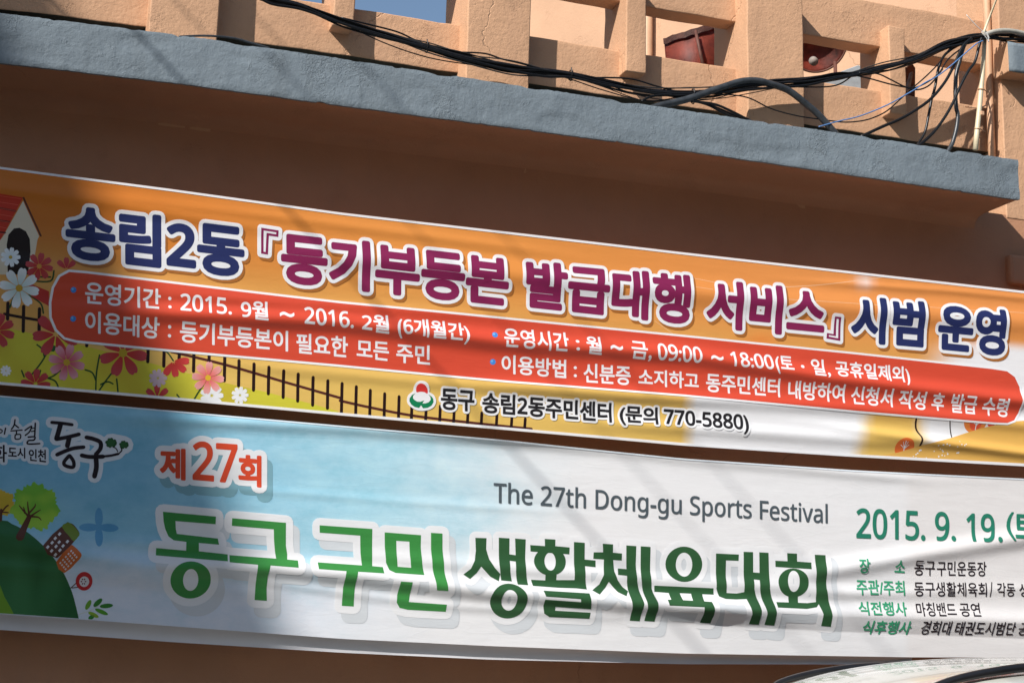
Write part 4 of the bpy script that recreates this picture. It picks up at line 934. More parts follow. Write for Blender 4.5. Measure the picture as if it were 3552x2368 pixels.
for i in range(len(PIL) - 1):
    a, b = PIL[i][1] - .01, PIL[i + 1][0] + .01
    o = from_bm('panel', rough_box(a, b, YP, YP + .12, lambda x: lt(x) + .232, pan_top, 20 + i), [M_PLASTER, M_MOSS_SHADE], parapet, True, bevel=.008, wn=True)
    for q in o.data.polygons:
        if q.normal.z < -.7: q.material_index = 1  # undersides get the dark tone, painting in the shade below the panels
    from_bm('dark_slot_backing', rough_box(a, b, YP + .14, YP + .2, lambda x: lt(x) - .2, lambda x: lt(x) + .30, 30 + i), M_MOSS_SHADE, parapet, True)  # strip closing the slot from behind, coloured dark in place of shade
    o = from_bm('beam', rough_box(a, b, YP, YP + .12, beam_bot, beam_top, 40 + i), M_PLASTER, parapet, True, bevel=.008, wn=True)
    bx = BLK[i - 1] if i >= 2 and BLK[i - 1] else (PIL[i + 1][0] + off - (0), PIL[i + 1][0] + off + .1)
    if i < 2: bx = (PIL[i][0] + (BLK[1][0] - PIL[2][0]), PIL[i][0] + (BLK[1][1] - PIL[2][0]))
    if i < 2: bx = (bx[0] + S_, bx[1] + S_) if bx[1] < PIL[i][1] else bx
    o = from_bm('small_block', rough_box(bx[0], bx[1], YB, YP + .22, (blk_bot if i >= 2 else (lambda x: blk_bot(x) + .05)), blk_top, 60 + i), M_PLASTER, parapet, True, bevel=.008, wn=True)
# terrace floor
from_bm('terrace_floor', box_bm(-9, PIL[-1][1], .5, 9, 3.6, 3.75), M_PAVE, building)
# stub of the next ledge on the right-hand pillar, orange end, blue-grey face
a = at(3490, 200, YL + .15)
YS = .15
gx0 = X(3496, 200, YS); gz1, gz0 = at(3496, 142, YS).z, at(3496, 248, YS).z
from_bm('ledge_stub', rough_box(gx0, gx0 + 1.2, YS, YW + .02, lambda x: gz0, lambda x: gz1, 77), M_PLASTER, building, True, bevel=.006, wn=True)
from_bm('ledge_stub_face', rough_box(gx0 + .0015, gx0 + 1.198, YS - .004, YS - .0002, lambda x: gz0 + .004, lambda x: gz1 - .004, 77), M_LEDGE, building, True)
# painted-over box low on the right edge
p = at(3503, 930, .22); zq1, zq0 = at(3503, 880, .22).z, at(3503, 982, .22).z
from_bm('painted_box', box_bm(p.x, p.x + .22, .215, YW + .02, zq0, zq1), M_WALL, building, bevel=.02)
# orange drainpipe in the corner beside the right pillar
YD = .33
q0, q1 = at(3424, 60, YD), at(3437, 440, YD)
bm = tube_bm([(q0.x + .005, YD, 7.0), (q0.x, YD, q0.z), (q1.x, YD, q1.z), (q1.x, YD, q1.z - .4)], .021, 14)
from_bm('drainpipe', bm, M_PIPE, building, True)

# ================================================================== house on the roof behind
hA = Vector((11.5 * math.tan(radians(19) + math.atan((1705 - 1776) / F)), 4.5, 0)); hd = Vector((.707, -.707, 0)); hn = Vector((.707, .707, 0))
rh = empty('rooftop_house', (hA.x + 1.5, hA.y, 3.75)); tag(rh, 'pale orange sunlit house wall standing behind the parapet', 'house')
hB = hA + hd * 3.95
bm = bmesh.new()
pts = [hA, hB, hB + hn * 3.4, hA + hn * 3.4]
lo = [bm.verts.new((p.x, p.y, 3.75)) for p in pts]; hi = [bm.verts.new((p.x, p.y, 8.2)) for p in pts]
for i in range(4): bm.faces.new((lo[i], lo[(i + 1) % 4], hi[(i + 1) % 4], hi[i]))
bm.faces.new(hi)
from_bm('wall', bm, M_HOUSE, rh)
bm = bmesh.new(); e = .25
pts = [hA - hd * e - hn * e, hB + hd * .0 - hn * e, hB + hn * (3.4 + e), hA + hn * (3.4 + e) - hd * e]
lo = [bm.verts.new((p.x, p.y, 8.2)) for p in pts]; hi = [bm.verts.new((p.x, p.y, 8.4)) for p in pts]
for i in range(4): bm.faces.new((lo[i], lo[(i + 1) % 4], hi[(i + 1) % 4], hi[i]))
bm.faces.new(hi); bm.faces.new(lo[::-1]); from_bm('roof', bm, M_LEDGE, rh)
tt = math.tan(radians(19) + math.atan((2258 - 1776) / F)); s = (11.5 * tt - hA.x) / (.707 + .707 * tt); pp = hA + hd * s - hn * .05
from_bm('downpipe', tube_bm([(pp.x, pp.y, 3.75), (pp.x, pp.y, 8.2)], .04, 14), M_PIPE, rh, True)

# ================================================================== things on the terrace
def px_poly(pts, y): return [(at(a, b, y).x, at(a, b, y).z) for a, b in pts]
hood = empty('rusty_metal_hood', at(2420, 180, .95)); tag(hood, 'rusty red sheet-metal hood with a ragged dark rim seen through the parapet opening', 'scrap metal')
bm = bmesh.new(); gr = []
for i in range(15):
    u = i / 14; px = 2303 + (2600 - 2303) * u
    top_ = 138 + (46 - 138) * u ** .95 + 2.5 * sin(i * 2.1); bot_ = 300 + 60 * u; pxb = px + 14 - 4 * u
    col_ = []
    for j in range(9):
        t = j / 8; y = .95 + .30 * (2 * u - 1) ** 2 * .6 - .06 * sin(pi * t)
        v = at(px + (pxb - px) * t, top_ + (bot_ - top_) * t, y); col_.append(bm.verts.new(v))
    gr.append(col_)
for a_, b_ in zip(gr, gr[1:]):
    for j in range(8): bm.faces.new((a_[j], b_[j], b_[j + 1], a_[j + 1]))
bmesh.ops.solidify(bm, geom=bm.faces[:], thickness=.004)
from_bm('metal_sheet', bm, M_RUST, hood, True)
bm = bmesh.new(); gr = []
for i in range(29):
    u = i / 28; px = 2300 + (2602 - 2300) * u; top_ = 134 + (42 - 134) * u ** .95 + 4 * noise.noise(Vector((u * 14, 0, 0))); w_ = 20 + 4 * noise.noise(Vector((u * 9, 3, 0)))
    y = .945 + .30 * (2 * u - 1) ** 2 * .6 - .012
    gr.append([bm.verts.new(at(px, top_, y)), bm.verts.new(at(px + 2, top_ + w_, y - .02))])
for a_, b_ in zip(gr, gr[1:]): bm.faces.new((a_[0], b_[0], b_[1], a_[1]))
bmesh.ops.solidify(bm, geom=bm.faces[:], thickness=.003); from_bm('rim', bm, M_RUST2, hood)
from_bm('seam', tube_bm([at(2413, 108, .90), at(2425, 165, .86), at(2436, 215, .86), at(2445, 280, .9)], .010, 6), M_RUST2, hood, True)

dish = empty('rusty_dish', at(2830, 150, 1.5)); tag(dish, 'round rusty red metal dish on a thin post behind the parapet', 'metal dish')
c0 = at(2836, 148, 1.5); Rr = 108 * (8.5 / cos(radians(29))) / F
ax = (CAM - c0).normalized(); ax = (ax + Vector((.25, 0, -.15))).normalized(); u_ = ax.cross(Vector((0, 0, 1))).normalized(); v_ = u_.cross(ax).normalized()
bm = bmesh.new(); rg = []
for j, (r_, d_) in enumerate(((.04, -.085), (.25, -.08), (.5, -.062), (.75, -.035), (.93, -.008), (1.0, .0), (1.02, -.012))):
    rg.append([bm.verts.new(c0 + (u_ * cos(2 * pi * k / 40) + v_ * sin(2 * pi * k / 40)) * Rr * r_ + ax * d_) for k in range(40)])
for a_, b_ in zip(rg, rg[1:]):
    for k in range(40): bm.faces.new((a_[k], a_[(k + 1) % 40], b_[(k + 1) % 40], b_[k]))
bm.faces.new(rg[0]); bmesh.ops.solidify(bm, geom=bm.faces[:], thickness=.003)
from_bm('bowl', bm, M_RUST, dish, True)
from_bm('rim', tube_bm([c0 + (u_ * cos(2 * pi * k / 40) + v_ * sin(2 * pi * k / 40)) * Rr * 1.01 for k in range(41)], .007, 6), M_RUST2, dish, True)
hc = at(2820, 211, 1.48)
from_bm('hub', tube_bm([hc, hc + ax * .03], .028, 16), M_WOOD, dish, True)
pz = at(2897, 215, 1.52)
from_bm('post', tube_bm([(pz.x, pz.y, pz.z), (pz.x, pz.y, 3.75)], .012, 8), M_RUST2, dish, True)
bd = from_bm('metal_board', prism_bm(px_poly(((2800, 292), (2977, 226), (2996, 232), (2998, 420), (2800, 420)), .95), .95, .99), M_ZINC, bevel=.004)
tag(bd, 'pale grey metal board leaning on the parapet under the rusty dish', 'board')
bd = from_bm('wooden_board', prism_bm(px_poly(((3118, 246), (3166, 221), (3176, 236), (3174, 420), (3118, 420)), .62), .62, .68), M_RUST2, bevel=.004)
tag(bd, 'dark brown board end sticking out behind the rightmost small block', 'board')
bd = from_bm('wooden_batten', prism_bm(px_poly(((3140, 318), (3160, 250), (3166, 252), (3152, 322)), .58), .57, .6), M_WOOD, bevel=.003)
tag(bd, 'thin weathered grey batten leaning against the dark brown board', 'batten')

# ================================================================== cables
def cable(name, pts, y, r, mat, label, cat='cable', group=None, seg=8, n=6, corr=False, ys=None):
    P = []
    y += .13
    for k, (a_, b_) in enumerate(catmull(pts, n)):
        i = k / n
        yy = y if ys is None else ys[min(int(i), len(ys) - 1)] + (ys[min(int(i) + 1, len(ys) - 1)] - ys[min(int(i), len(ys) - 1)]) * (i - int(i))
        P.append(at(a_, b_, yy))
    if corr:
        Q = []
        for a_, b_ in zip(P, P[1:]):
            m = max(2, int((b_ - a_).length / .004)); Q += [a_.lerp(b_, k / m) for k in range(m)]
        bm = tube_bm(Q, r, 10, rfun=lambda i: r * (1.0 if i % 2 else .84))
    else:
        bm = tube_bm(P, r, seg)
    o = from_bm(name, bm, mat, None, True); return tag(o, label, cat, group)
MAIN = [(900, -14), (947, 2), (1048, 26), (1184, 78), (1335, 124), (1481, 165), (1622, 204), (1773, 235), (1889, 252), (1980, 262), (2091, 288), (2242, 318), (2368, 327), (2483, 318), (2587, 303), (2676, 294), (2795, 284), (2900, 267), (2962, 259), (3060, 239), (3173, 206), (3275, 160), (3358, 138), (3417, 128), (3490, 131), (3552, 140), (3680, 168)]
rnd = random.Random(5)
for k in range(11):
    ph = rnd.uniform(0, 6); amp = (3.5, 5, 6, 8, 9, 7, 5, 12, 10, 6, 13)[k]
    pts = []
    for i, (a_, b_) in enumerate(MAIN):
        tie = a_ in (1481, 1980, 2393, 3417, 2962, 1048)
        kk = .35 if tie else 1.0
        pts.append((a_, b_ + kk * (amp * sin(i * .9 + ph) + rnd.uniform(-3, 3)) + ((k % 7) - 3) * 2.4))
    cable('cable', pts, .055 - .012 * (k % 3), (.009, .0075, .0065, .0045, .0038, .007, .005, .0034, .004, .0055, .003)[k], M_DUSTY if k in (3, 7) else M_BLACK, 'black cable strand in the long sagging bundle draped across the parapet above the ledge', group='strands of the long black cable bundle')
# strands that stray from the bundle
cable('cable', [(1184, 62), (1290, 88), (1380, 112), (1440, 140), (1490, 160)], .05, .0045, M_BLACK, 'thin black cable looping above the left part of the long bundle')
cable('cable', [(1590, 182), (1680, 186), (1740, 205), (1800, 219), (1870, 238)], .05, .0045, M_BLACK, 'thin black cable rising over the bundle in front of the second pillar')
cable('cable', [(1660, 225), (1760, 250), (1860, 255), (1960, 262)], .05, .004, M_BLACK, 'thin black cable hanging under the bundle beside the second pillar')
cable('cable', [(2040, 270), (2180, 273), (2280, 300), (2380, 322), (2490, 312)], .05, .0045, M_BLACK, 'thin black cable arching over the bundle under the middle small block')
cable('cable', [(2000, 268), (2110, 305), (2220, 330), (2330, 332), (2420, 326)], .045, .004, M_BLACK, 'thin black cable sagging below the bundle under the middle small block')
cable('cable', [(2225, 352), (2262, 334), (2330, 326)], .03, .006, M_BLACK, 'short black cable dropping from the bundle to the ledge left of the fat grey cable')
cable('cable', [(2235, 385), (2286, 368), (2334, 357), (2393, 342), (2453, 321), (2512, 301), (2572, 283), (2626, 281), (2676, 293), (2736, 315), (2795, 360), (2840, 399), (2893, 458), (2930, 500)], .03, .0185, M_GREYC, 'fat grey cable arching out of the ledge and back in front of the third pillar', seg=12)
for k, l in enumerate(([(2390, 350), (2440, 357), (2500, 380), (2575, 412), (2640, 440)], [(2380, 346), (2450, 362), (2510, 392), (2560, 415), (2620, 440)], [(2400, 352), (2470, 360), (2520, 378), (2600, 418), (2660, 450)])):
    cable('cable', l, .05 - .012 * k, .0068, M_BLACK, 'black cable running down behind the fat grey cable to the ledge', group='black cables dropping behind the fat grey cable')
cable('cable', [(3417, 122), (3447, 111), (3492, 107), (3552, 117), (3640, 145)], .0, .0135, M_PALEC, 'thick pale grey conduit bending right from the pipe top over the grey-blue ledge stub', cat='conduit', seg=12)
cable('cable', [(3365, 140), (3320, 160), (3292, 178), (3271, 200), (3254, 243), (3243, 304), (3232, 343), (3221, 400), (3211, 450), (3200, 475), (3184, 500), (3165, 530)], .05, .0075, M_BLACK, 'black cable hanging steeply left of the ribbed hose')
cable('cable', [(3405, 132), (3396, 160), (3382, 214), (3357, 250), (3329, 304), (3307, 354), (3279, 404), (3243, 454), (3207, 489), (3189, 503), (3165, 530)], .03, .0085, M_BLACK, 'black cable hanging just left of the cream pipe and crossing the ribbed hose')
cable('cable', [(3375, 130), (3346, 155), (3328, 215), (3317, 257), (3314, 321), (3317, 375), (3322, 398), (3318, 443), (3305, 493), (3292, 518), (3275, 550)], .06, .0125, M_GREYC, 'dark ribbed hose hanging from the cable knot to the ledge', cat='hose', corr=True)
cable('cable', [(3370, 134), (3340, 161), (3307, 232), (3275, 289), (3227, 345), (3173, 384), (3120, 414), (3060, 440), (2985, 475)], .02, .0085, M_BLACK, 'thick black cable sweeping from the cable knot far left to the ledge')
cable('cable', [(3410, 142), (3388, 152), (3343, 190), (3298, 229), (3251, 265), (3209, 287), (3173, 311), (3135, 333), (3075, 366), (2986, 402), (2912, 420), (2840, 440)], .01, .0034, M_BLUEC, 'thin blue cable sweeping down left from the cable knot')
cable('cable', [(3350, 145), (3298, 167), (3254, 223), (3209, 268), (3164, 307), (3129, 339), (3078, 384), (3031, 408), (2986, 420), (2926, 424), (2852, 415), (2765, 402), (2676, 378), (2602, 342), (2542, 330), (2450, 326)], .035, .0038, M_BLACK, 'thin black cable in a long low sag from the cable knot past the third pillar')
cable('cable', [(2962, 261), (3020, 274), (3090, 293), (3152, 304), (3188, 300), (3250, 262), (3290, 205), (3340, 165)], .035, .0042, M_BLACK, 'thin black cable sagging across the rightmost small block, lower of two')
cable('cable', [(2980, 253), (3042, 256), (3090, 277), (3138, 301), (3180, 312), (3225, 295), (3270, 240)], .025, .0042, M_BLACK, 'thin black cable sagging across the rightmost small block, upper of two')
cable('cable', [(2990, 248), (3080, 245), (3150, 222), (3200, 203), (3290, 165), (3370, 140)], .045, .005, M_BLACK, 'thin black cable following the lower edge of the bundle towards the cable knot')
cable('cable', [(620, 128), (680, 125), (745, 126), (816, 134), (876, 151), (935, 168)], .0, .0055, M_GREYC, 'grey cable lying on the left part of the ledge')
for k in range(9):
    i0 = rnd.randint(3, 15); seg_ = MAIN[i0:i0 + rnd.randint(4, 6)]
    if len(seg_) < 4: continue
    up_ = rnd.choice((-1, 1, 1)); m_ = len(seg_) - 1
    pts = [(a_, b_ + up_ * rnd.uniform(14, 34) * sin(pi * i / m_) ** .8 + rnd.uniform(-4, 4)) for i, (a_, b_) in enumerate(seg_)]
    cable('cable', pts, .06 - .012 * (k % 3), rnd.choice((.0026, .0032, .004)), M_DUSTY if k % 4 == 0 else M_BLACK, 'thin stray black wire bowing out of the long cable bundle', group='stray thin wires of the bundle')
# ties round the bundle
def tie(px, py, label, w=20):
    P = []
    for k in range(17):
        a_ = 2 * pi * k / 16; c = at(px, py, .175); P.append(c + Vector((.004 * sin(3 * a_), -.022 * cos(a_), w * .0013 * sin(a_))))
    P.append(P[-1] + Vector((-.01, -.01, .03)))
    return tag(from_bm('cable_tie', tube_bm(P, .003, 6), M_BLACK, None, True), label, 'cable tie')
tie(1481, 165, 'black tie round the cable bundle left of the second pillar'); tie(1980, 262, 'black tie round the cable bundle right of the second pillar'); tie(2404, 335, 'black wire tie round the fat grey cable', 30)
st = [at(a_, b_, .10) for a_, b_ in catmull([(3352, 52), (3385, 88), (3412, 112), (3425, 124), (3430, 146), (3420, 130), (3405, 112), (3423, 116), (3432, 135)], 4)]
tag(from_bm('string', tube_bm(st, .0022, 5), M_ROPE, None, True), 'white plastic string tied round the cable knot at the pipe top', 'string')
# cream pipe with its wire ties, and the thin stick lashed to it
pipe = empty('pipe', at(3395, 500, 0.190)); tag(pipe, 'cream painted pipe standing upright on the right end of the ledge', 'pipe')
pp_ = [at(3384, 520, 0.200), at(3388, 466, 0.200), at(3397, 380, 0.200), (at(3406, 280, 0.200)), at(3413, 180, 0.200), at(3417, 110, 0.200)]
from_bm('tube', tube_bm(pp_, .0155, 14, rfun=lambda i: .0155 - .0008 * i), M_CREAM, pipe, True)
for (a_, b_) in ((3391, 455 - 8), (3403, 310)):
    c = at(a_, b_, 0.200); P = [c + Vector((.018 * cos(t), .018 * sin(t), .004 * sin(t))) for t in [2 * pi * k / 16 for k in range(17)]] + [c + Vector((.05, .0, -.012))]
    from_bm('wire_tie', tube_bm(P, .0028, 5), M_PIPE, pipe, True)
for (a_, b_) in ((3365, 372),):
    from_bm('bracket', tube_bm([at(3350, 371, 0.330), at(3372, 373, 0.220), at(3404, 374, 0.205), at(3420, 366, 0.250), at(3424, 330, 0.330)], .004, 6), M_PIPE, pipe, True)
from_bm('clip', box_bm(at(3396, 395, 0.200).x, at(3396, 395, 0.200).x + .022, .18, .22, at(3396, 402, 0.200).z, at(3396, 388, 0.200).z), M_PIPE, pipe, bevel=.003)
stk = from_bm('stick', tube_bm([at(3409, 125, 0.170), at(3420, 92, 0.175), at(3438, 46, 0.180), at(3457, -4, .05), at(3490, -90, .05)], .0062, 8, rfun=lambda i: .0078 - .0008 * i), M_CREAM, None, True)
tag(stk, 'thin pale stick lashed to the pipe top and leaning up to the right', 'stick')

# ================================================================== the car under the banners
M_CAR = plain('silver_car_paint', (.62, .61, .55), .22, .2, .6, var=.05, scale=5)
M_CAR.node_tree.nodes['Principled BSDF'].inputs['Coat Weight'].default_value = .8
M_TRIM = plain('black_trim', (.012, .012, .013), .3); M_GLASS = plain('dark_car_glass', (.015, .018, .022), .06, spec=.8, var=.02)
M_TYRE = plain('tyre_rubber', (.02, .02, .02), .8); M_RIM = plain('alloy_rim', (.5, .5, .52), .3, .8); M_LAMP = plain('lamp_glass', (.7, .72, .74), .1, spec=.8); M_TAIL = plain('tail_lamp', (.4, .02, .02), .2)
car = empty('parked_car', (3.6, -1.6, 0)); tag(car, 'silver car with black roof rails parked below the banners at the right', 'car')
YC = -1.6
STN = [(1.42, .34, .55, .72, .66, .62), (1.50, .24, .62, .88, .80, .74), (1.85, .22, .78, 1.00, .88, .80), (2.35, .22, .86, 1.07, .90, .80), (2.62, .22, .90, 1.18, .91, .76),
       (2.95, .22, .92, 1.50, .91, .66), (3.10, .22, .93, 1.605, .91, .63), (3.22, .22, .94, 1.652, .91, .62), (3.40, .22, .94, 1.698, .91, .615), (3.65, .22, .95, 1.728, .91, .61),
       (4.00, .22, .96, 1.742, .91, .61), (4.6, .22, .97, 1.740, .91, .60), (5.2, .22, .98, 1.715, .90, .59), (5.5, .24, 1.0, 1.66, .89, .57), (5.72, .26, 1.02, 1.25, .87, .62), (5.82, .34, .98, 1.0, .83, .70)]
def ring_at(s):
    x, z0, zb, zr, wb, wr = s
    cr = .047 if zr > 1.6 else .02
    half = [(0, z0), (wb * .8, z0), (wb * .97, z0 + .1), (wb, (z0 + zb) / 2), (wb * .985, zb), (wr + (wb - wr) * .30, zb + (zr - zb) * .62), (wr + .035, zr - .05), (wr - .01, zr - .012), (wr * .7, zr + cr * .5), (wr * .35, zr + cr * .9), (0, zr + cr)]
    pts = [(x, YC - w_, z) for w_, z in half] + [(x, YC + w_, z) for w_, z in half[-2:0:-1]]
    return pts
bm = bmesh.new(); R_ = [[bm.verts.new(p) for p in ring_at(s)] for s in STN]
for a_, b_ in zip(R_, R_[1:]):
    for k in range(len(a_)): bm.faces.new((a_[k], a_[(k + 1) % len(a_)], b_[(k + 1) % len(a_)], b_[k]))
bm.faces.new(R_[0]); bm.faces.new(R_[-1])
body = from_bm('body', bm, M_CAR, car, True)
sm = body.modifiers.new('sub', 'SUBSURF'); sm.levels = 2; sm.render_levels = 2
def glass(name, quad_, push, parent=car):
    bm = bmesh.new(); v = [bm.verts.new(Vector(p) + Vector(push)) for p in quad_]; bm.faces.new(v)
    bmesh.ops.subdivide_edges(bm, edges=bm.edges[:], cuts=3, use_grid_fill=True)
    bmesh.ops.solidify(bm, geom=bm.faces[:], thickness=.006); return from_bm(name, bm, M_GLASS, parent, True)
glass('windscreen', [(2.60, YC - .72, 1.17), (2.60, YC + .72, 1.17), (3.06, YC + .60, 1.575), (3.06, YC - .60, 1.575)], (-.03, 0, .02))
glass('rear_window', [(5.80, YC - .6, 1.12), (5.80, YC + .6, 1.12), (5.56, YC + .54, 1.58), (5.56, YC - .54, 1.58)], (.03, 0, .01))
for sgn in (-1, 1):
    for xa, xb, xc, xd in ((2.78, 3.95, 3.92, 3.20), (4.02, 4.95, 4.90, 4.0), (5.02, 5.45, 5.30, 4.97)):
        glass('side_window', [(xa, YC + sgn * .905, .98), (xb, YC + sgn * .905, .99), (xc, YC + sgn * .70, 1.60), (xd, YC + sgn * .70, 1.58)], (0, sgn * .012, 0))
    rl = [(3.19, .555, 1.652), (3.23, .558, 1.678), (3.32, .56, 1.706), (3.45, .562, 1.732), (3.62, .562, 1.754), (3.9, .562, 1.768), (4.4, .56, 1.770), (4.9, .555, 1.755), (5.2, .552, 1.735), (5.3, .55, 1.70)]
    bm = bmesh.new(); rr = []
    Pq = catmull(rl, 6)
    for i, p in enumerate(Pq):
        hgt = .030 * (sin(pi * min(1, (i + .5) / len(Pq) * 1.0)) ** .45); wdt = .018
        zb_ = max(p[2] - hgt, 1.60)
        rr.append([bm.verts.new((p[0], YC + sgn * (p[1] + a_ * wdt), z)) for a_, z in ((-1, zb_), (-1, p[2] - .006), (-.5, p[2]), (.5, p[2]), (1, p[2] - .008), (1, zb_))])
    for a_, b_ in zip(rr, rr[1:]):
        for k in range(6): bm.faces.new((a_[k], a_[(k + 1) % 6], b_[(k + 1) % 6], b_[k]))
    bm.faces.new(rr[0]); bm.faces.new(rr[-1])
    from_bm('roof_rail', bm, M_TRIM, car, True)
    for xw in (2.2, 4.95):
        wy = YC + sgn * .82
        bm = bmesh.new(); prof = [(.20, -.1), (.30, -.11), (.345, -.08), (.35, 0), (.345, .08), (.30, .11), (.20, .1)]
        rg = [[bm.verts.new((xw + r_ * cos(2 * pi * k / 32), wy + d_, .35 + r_ * sin(2 * pi * k / 32))) for k in range(32)] for r_, d_ in prof]
        for a_, b_ in zip(rg, rg[1:]):
            for k in range(32): bm.faces.new((a_[k], a_[(k + 1) % 32], b_[(k + 1) % 32], b_[k]))
        whl = from_bm('wheel', bm, M_TYRE, car, True)
        bm = bmesh.new()
        for q in range(5):
            a_ = 2 * pi * q / 5
            tube_bm([(xw, wy + sgn * .09, .35), (xw + .2 * cos(a_), wy + sgn * .085, .35 + .2 * sin(a_))], .025, 6, bm)
        tube_bm([(xw + .205 * cos(2 * pi * k / 24), wy + sgn * .085, .35 + .205 * sin(2 * pi * k / 24)) for k in range(25)], .015, 6, bm)
        rm = from_bm('rim', bm, M_RIM, None, True); rm.parent = whl
    bm = bmesh.new(); bmesh.ops.create_icosphere(bm, subdivisions=3, radius=1)
    for v in bm.verts: v.co = Vector((1.56 + v.co.x * .10, YC + sgn * .62 + v.co.y * .17, .74 + v.co.z * .08))
    from_bm('headlight', bm, M_LAMP, car, True)
    from_bm('tail_light', box_bm(5.74, 5.83, YC + sgn * .72 - .1, YC + sgn * .72 + .1, .95, 1.2), M_TAIL, car, bevel=.02)
    bm = bmesh.new(); bmesh.ops.create_icosphere(bm, subdivisions=3, radius=1)
    for v in bm.verts: v.co = Vector((2.86 + v.co.x * .07, YC + sgn * 1.0 + v.co.y * .10, 1.05 + v.co.z * .07))
    from_bm('wing_mirror', bm, M_CAR, car, True)
from_bm('bumper', box_bm(1.36, 1.5, YC - .7, YC + .7, .32, .5), M_TRIM, car, bevel=.03)

# ================================================================== what throws the shadows, outside the picture
S0 = SUN / SUN.y
A3, B3 = at(50, 130, YL), at(985, 2150)
tA = 9.0; tB = tA - (A3.z - B3.z) / S0.z
EA, EB = A3 - S0 * tA, B3 - S0 * tB
d_ = (EB - EA); d_.z = 0; d_.normalize()
nrm_ = Vector((d_.y, -d_.x, 0))
if nrm_.dot(Vector((-S0.x, -1, 0))) < 0: nrm_ = -nrm_
print('edge', EA, EB, d_, nrm_)
nb = empty('neighbour_building', (EA.x, EA.y, 0)); tag(nb, 'tall plain rendered building across the street outside the picture, throwing the shade on the left', 'building')
towards = d_ if d_.y > 0 else -d_
P0_, P1_ = EA + towards * 3.2, EA - towards * 18
M_NB = plaster('grey_render', (.28, .26, .24), (.2, .19, .18), lump=.4)
bm = bmesh.new(); pts = [P0_, P1_, P1_ + nrm_ * 9, P0_ + nrm_ * 9]
lo = [bm.verts.new((p.x, p.y, 0)) for p in pts]; hi = [bm.verts.new((p.x, p.y, EA.z)) for p in pts]
for i in range(4): bm.faces.new((lo[i], lo[(i + 1) % 4], hi[(i + 1) % 4], hi[i]))
bm.faces.new(hi); from_bm('wall', bm, M_NB, nb)
for fl in range(4):
    for k in range(5):
        c = P0_ - towards * (2.2 + 3.2 * k); z = 1.2 + 3.2 * fl
        fr = bmesh.new(); gl = bmesh.new()
        def qb(b_, half, z0, z1, o0, o1):
            q = [c - towards * half - nrm_ * o0, c + towards * half - nrm_ * o0, c + towards * half - nrm_ * o1, c - towards * half - nrm_ * o1]
            lo_ = [b_.verts.new((p.x, p.y, z0)) for p in q]; hi_ = [b_.verts.new((p.x, p.y, z1)) for p in q]
            for i in range(4): b_.faces.new((lo_[i], lo_[(i + 1) % 4], hi_[(i + 1) % 4], hi_[i]))
            b_.faces.new(hi_); b_.faces.new(lo_[::-1])
        qb(fr, .75, z, z + 1.5, -.02, .05); qb(gl, .66, z + .09, z + 1.41, .052, .058)
        w_ = from_bm('window', fr, M_ROPE, nb); g_ = from_bm('pane', gl, M_GLASS, None); g_.parent = w_
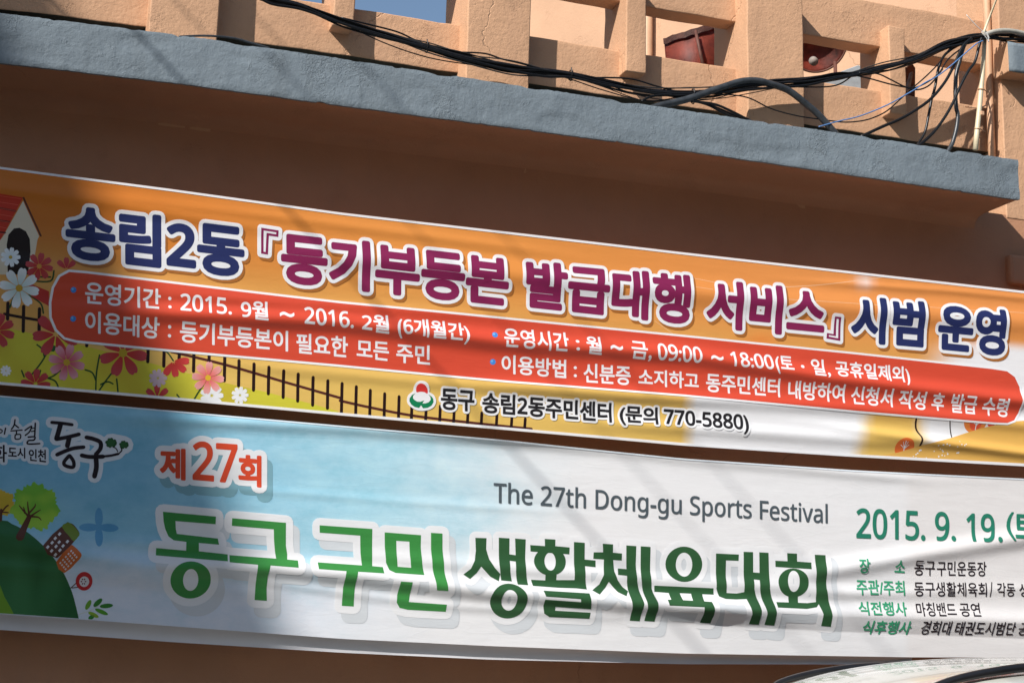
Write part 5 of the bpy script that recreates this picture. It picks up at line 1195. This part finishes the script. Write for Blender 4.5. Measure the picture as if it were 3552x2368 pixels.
# power lines over the street between two poles
QX = -2.6
for i, (yp, lab) in enumerate(((-12.5, 'concrete utility pole with crossarms on the far side of the street'), (15.0, 'concrete utility pole with crossarms behind the orange building'))):
    pl = empty('utility_pole', (QX - .35, yp, 0)); tag(pl, lab, 'utility pole')
    from_bm('shaft', tube_bm([(QX - .35, yp, 0), (QX - .35, yp, 11)], .17, 16, rfun=lambda i: .19 - .05 * i), M_PAVE, pl, True)
    for z in (8.2, 9.0, 9.8): from_bm('crossarm', box_bm(QX - .5, QX + .12, yp - .05, yp + .05, z - .05, z + .03), M_ZINC, pl, bevel=.01)
for (qx, qy, r, lab) in ((545, 190, .008, 'lowest'), (1010, 272, .0045, 'middle'), (1345, 318, .005, 'topmost')):
    Q = at(qx, qy, YL); u = (Q.x - QX) / S0.x; z0 = Q.z - S0.z * u
    pts = [(QX, y, z0 + .25 * (((y - 1.25) / 13.75) ** 2) - .25 * (((YL - u - 1.25) / 13.75) ** 2)) for y in [-12.5 + 27.5 * k / 40 for k in range(41)]]
    tag(from_bm('power_line', tube_bm(pts, r, 8), M_BLACK, None, True), 'black power line strung high over the street between the poles, %s of three' % lab, 'power line', 'power lines over the street')
# rope and batten at the banner ends
for root, S, nm in ((banner1, S1, 'upper'), (banner2, S2, 'lower')):
    for e_, sg in ((0, -1), (-1, 1)):
        xt, zt_ = S.zt[e_]; xb, zb_ = S.zb[e_]
        from_bm('end_batten', tube_bm([(xt, -.012, zt_ + .02), (xb, -.012, zb_ - .02)], .012, 8), M_CREAM, root, True)
        from_bm('rope', tube_bm([(xt, -.012, zt_), (xt + sg * .25, .03, zt_ + .02), (xt + sg * .6, .25, zt_ + .03)], .004, 6), M_ROPE, root, True)

# houses across the street, behind the camera
M_OPP = plaster('dim_render', (.17, .155, .14), (.14, .13, .12), lump=.4)
for k, (xa, xb, hh, lab) in enumerate(((-3.2, 4.2, 8.0, 'three-storey grey house across the street, directly behind the viewer'), (4.6, 11.5, 9.2, 'grey house across the street, right of the middle one'), (12.0, 19, 7.6, 'low grey house across the street, farthest right'))):
    hs = empty('street_house', ((xa + xb) / 2, -14, 0)); tag(hs, lab, 'house', 'houses across the street')
    from_bm('wall', box_bm(xa, xb, -22, -12.8, 0, hh), M_OPP, hs)
    from_bm('roof', box_bm(xa - .15, xb + .15, -22.1, -12.6, hh + .002, hh + .25), M_LEDGE, hs)
    for fl in range(2):
        for q in range(3):
            xw = xa + 1.0 + q * (xb - xa - 2) / 2.0 - .5; z = 1.3 + 3.1 * fl
            w_ = from_bm('window', box_bm(xw, xw + 1.2, -12.82, -12.76, z, z + 1.4), M_ROPE, hs); g_ = from_bm('pane', box_bm(xw + .08, xw + 1.12, -12.758, -12.75, z + .08, z + 1.32), M_GLASS, None); g_.parent = w_
    from_bm('door', box_bm(xb - 1.4, xb - .5, -12.82, -12.765, .0, 2.1), M_RUST2, hs)
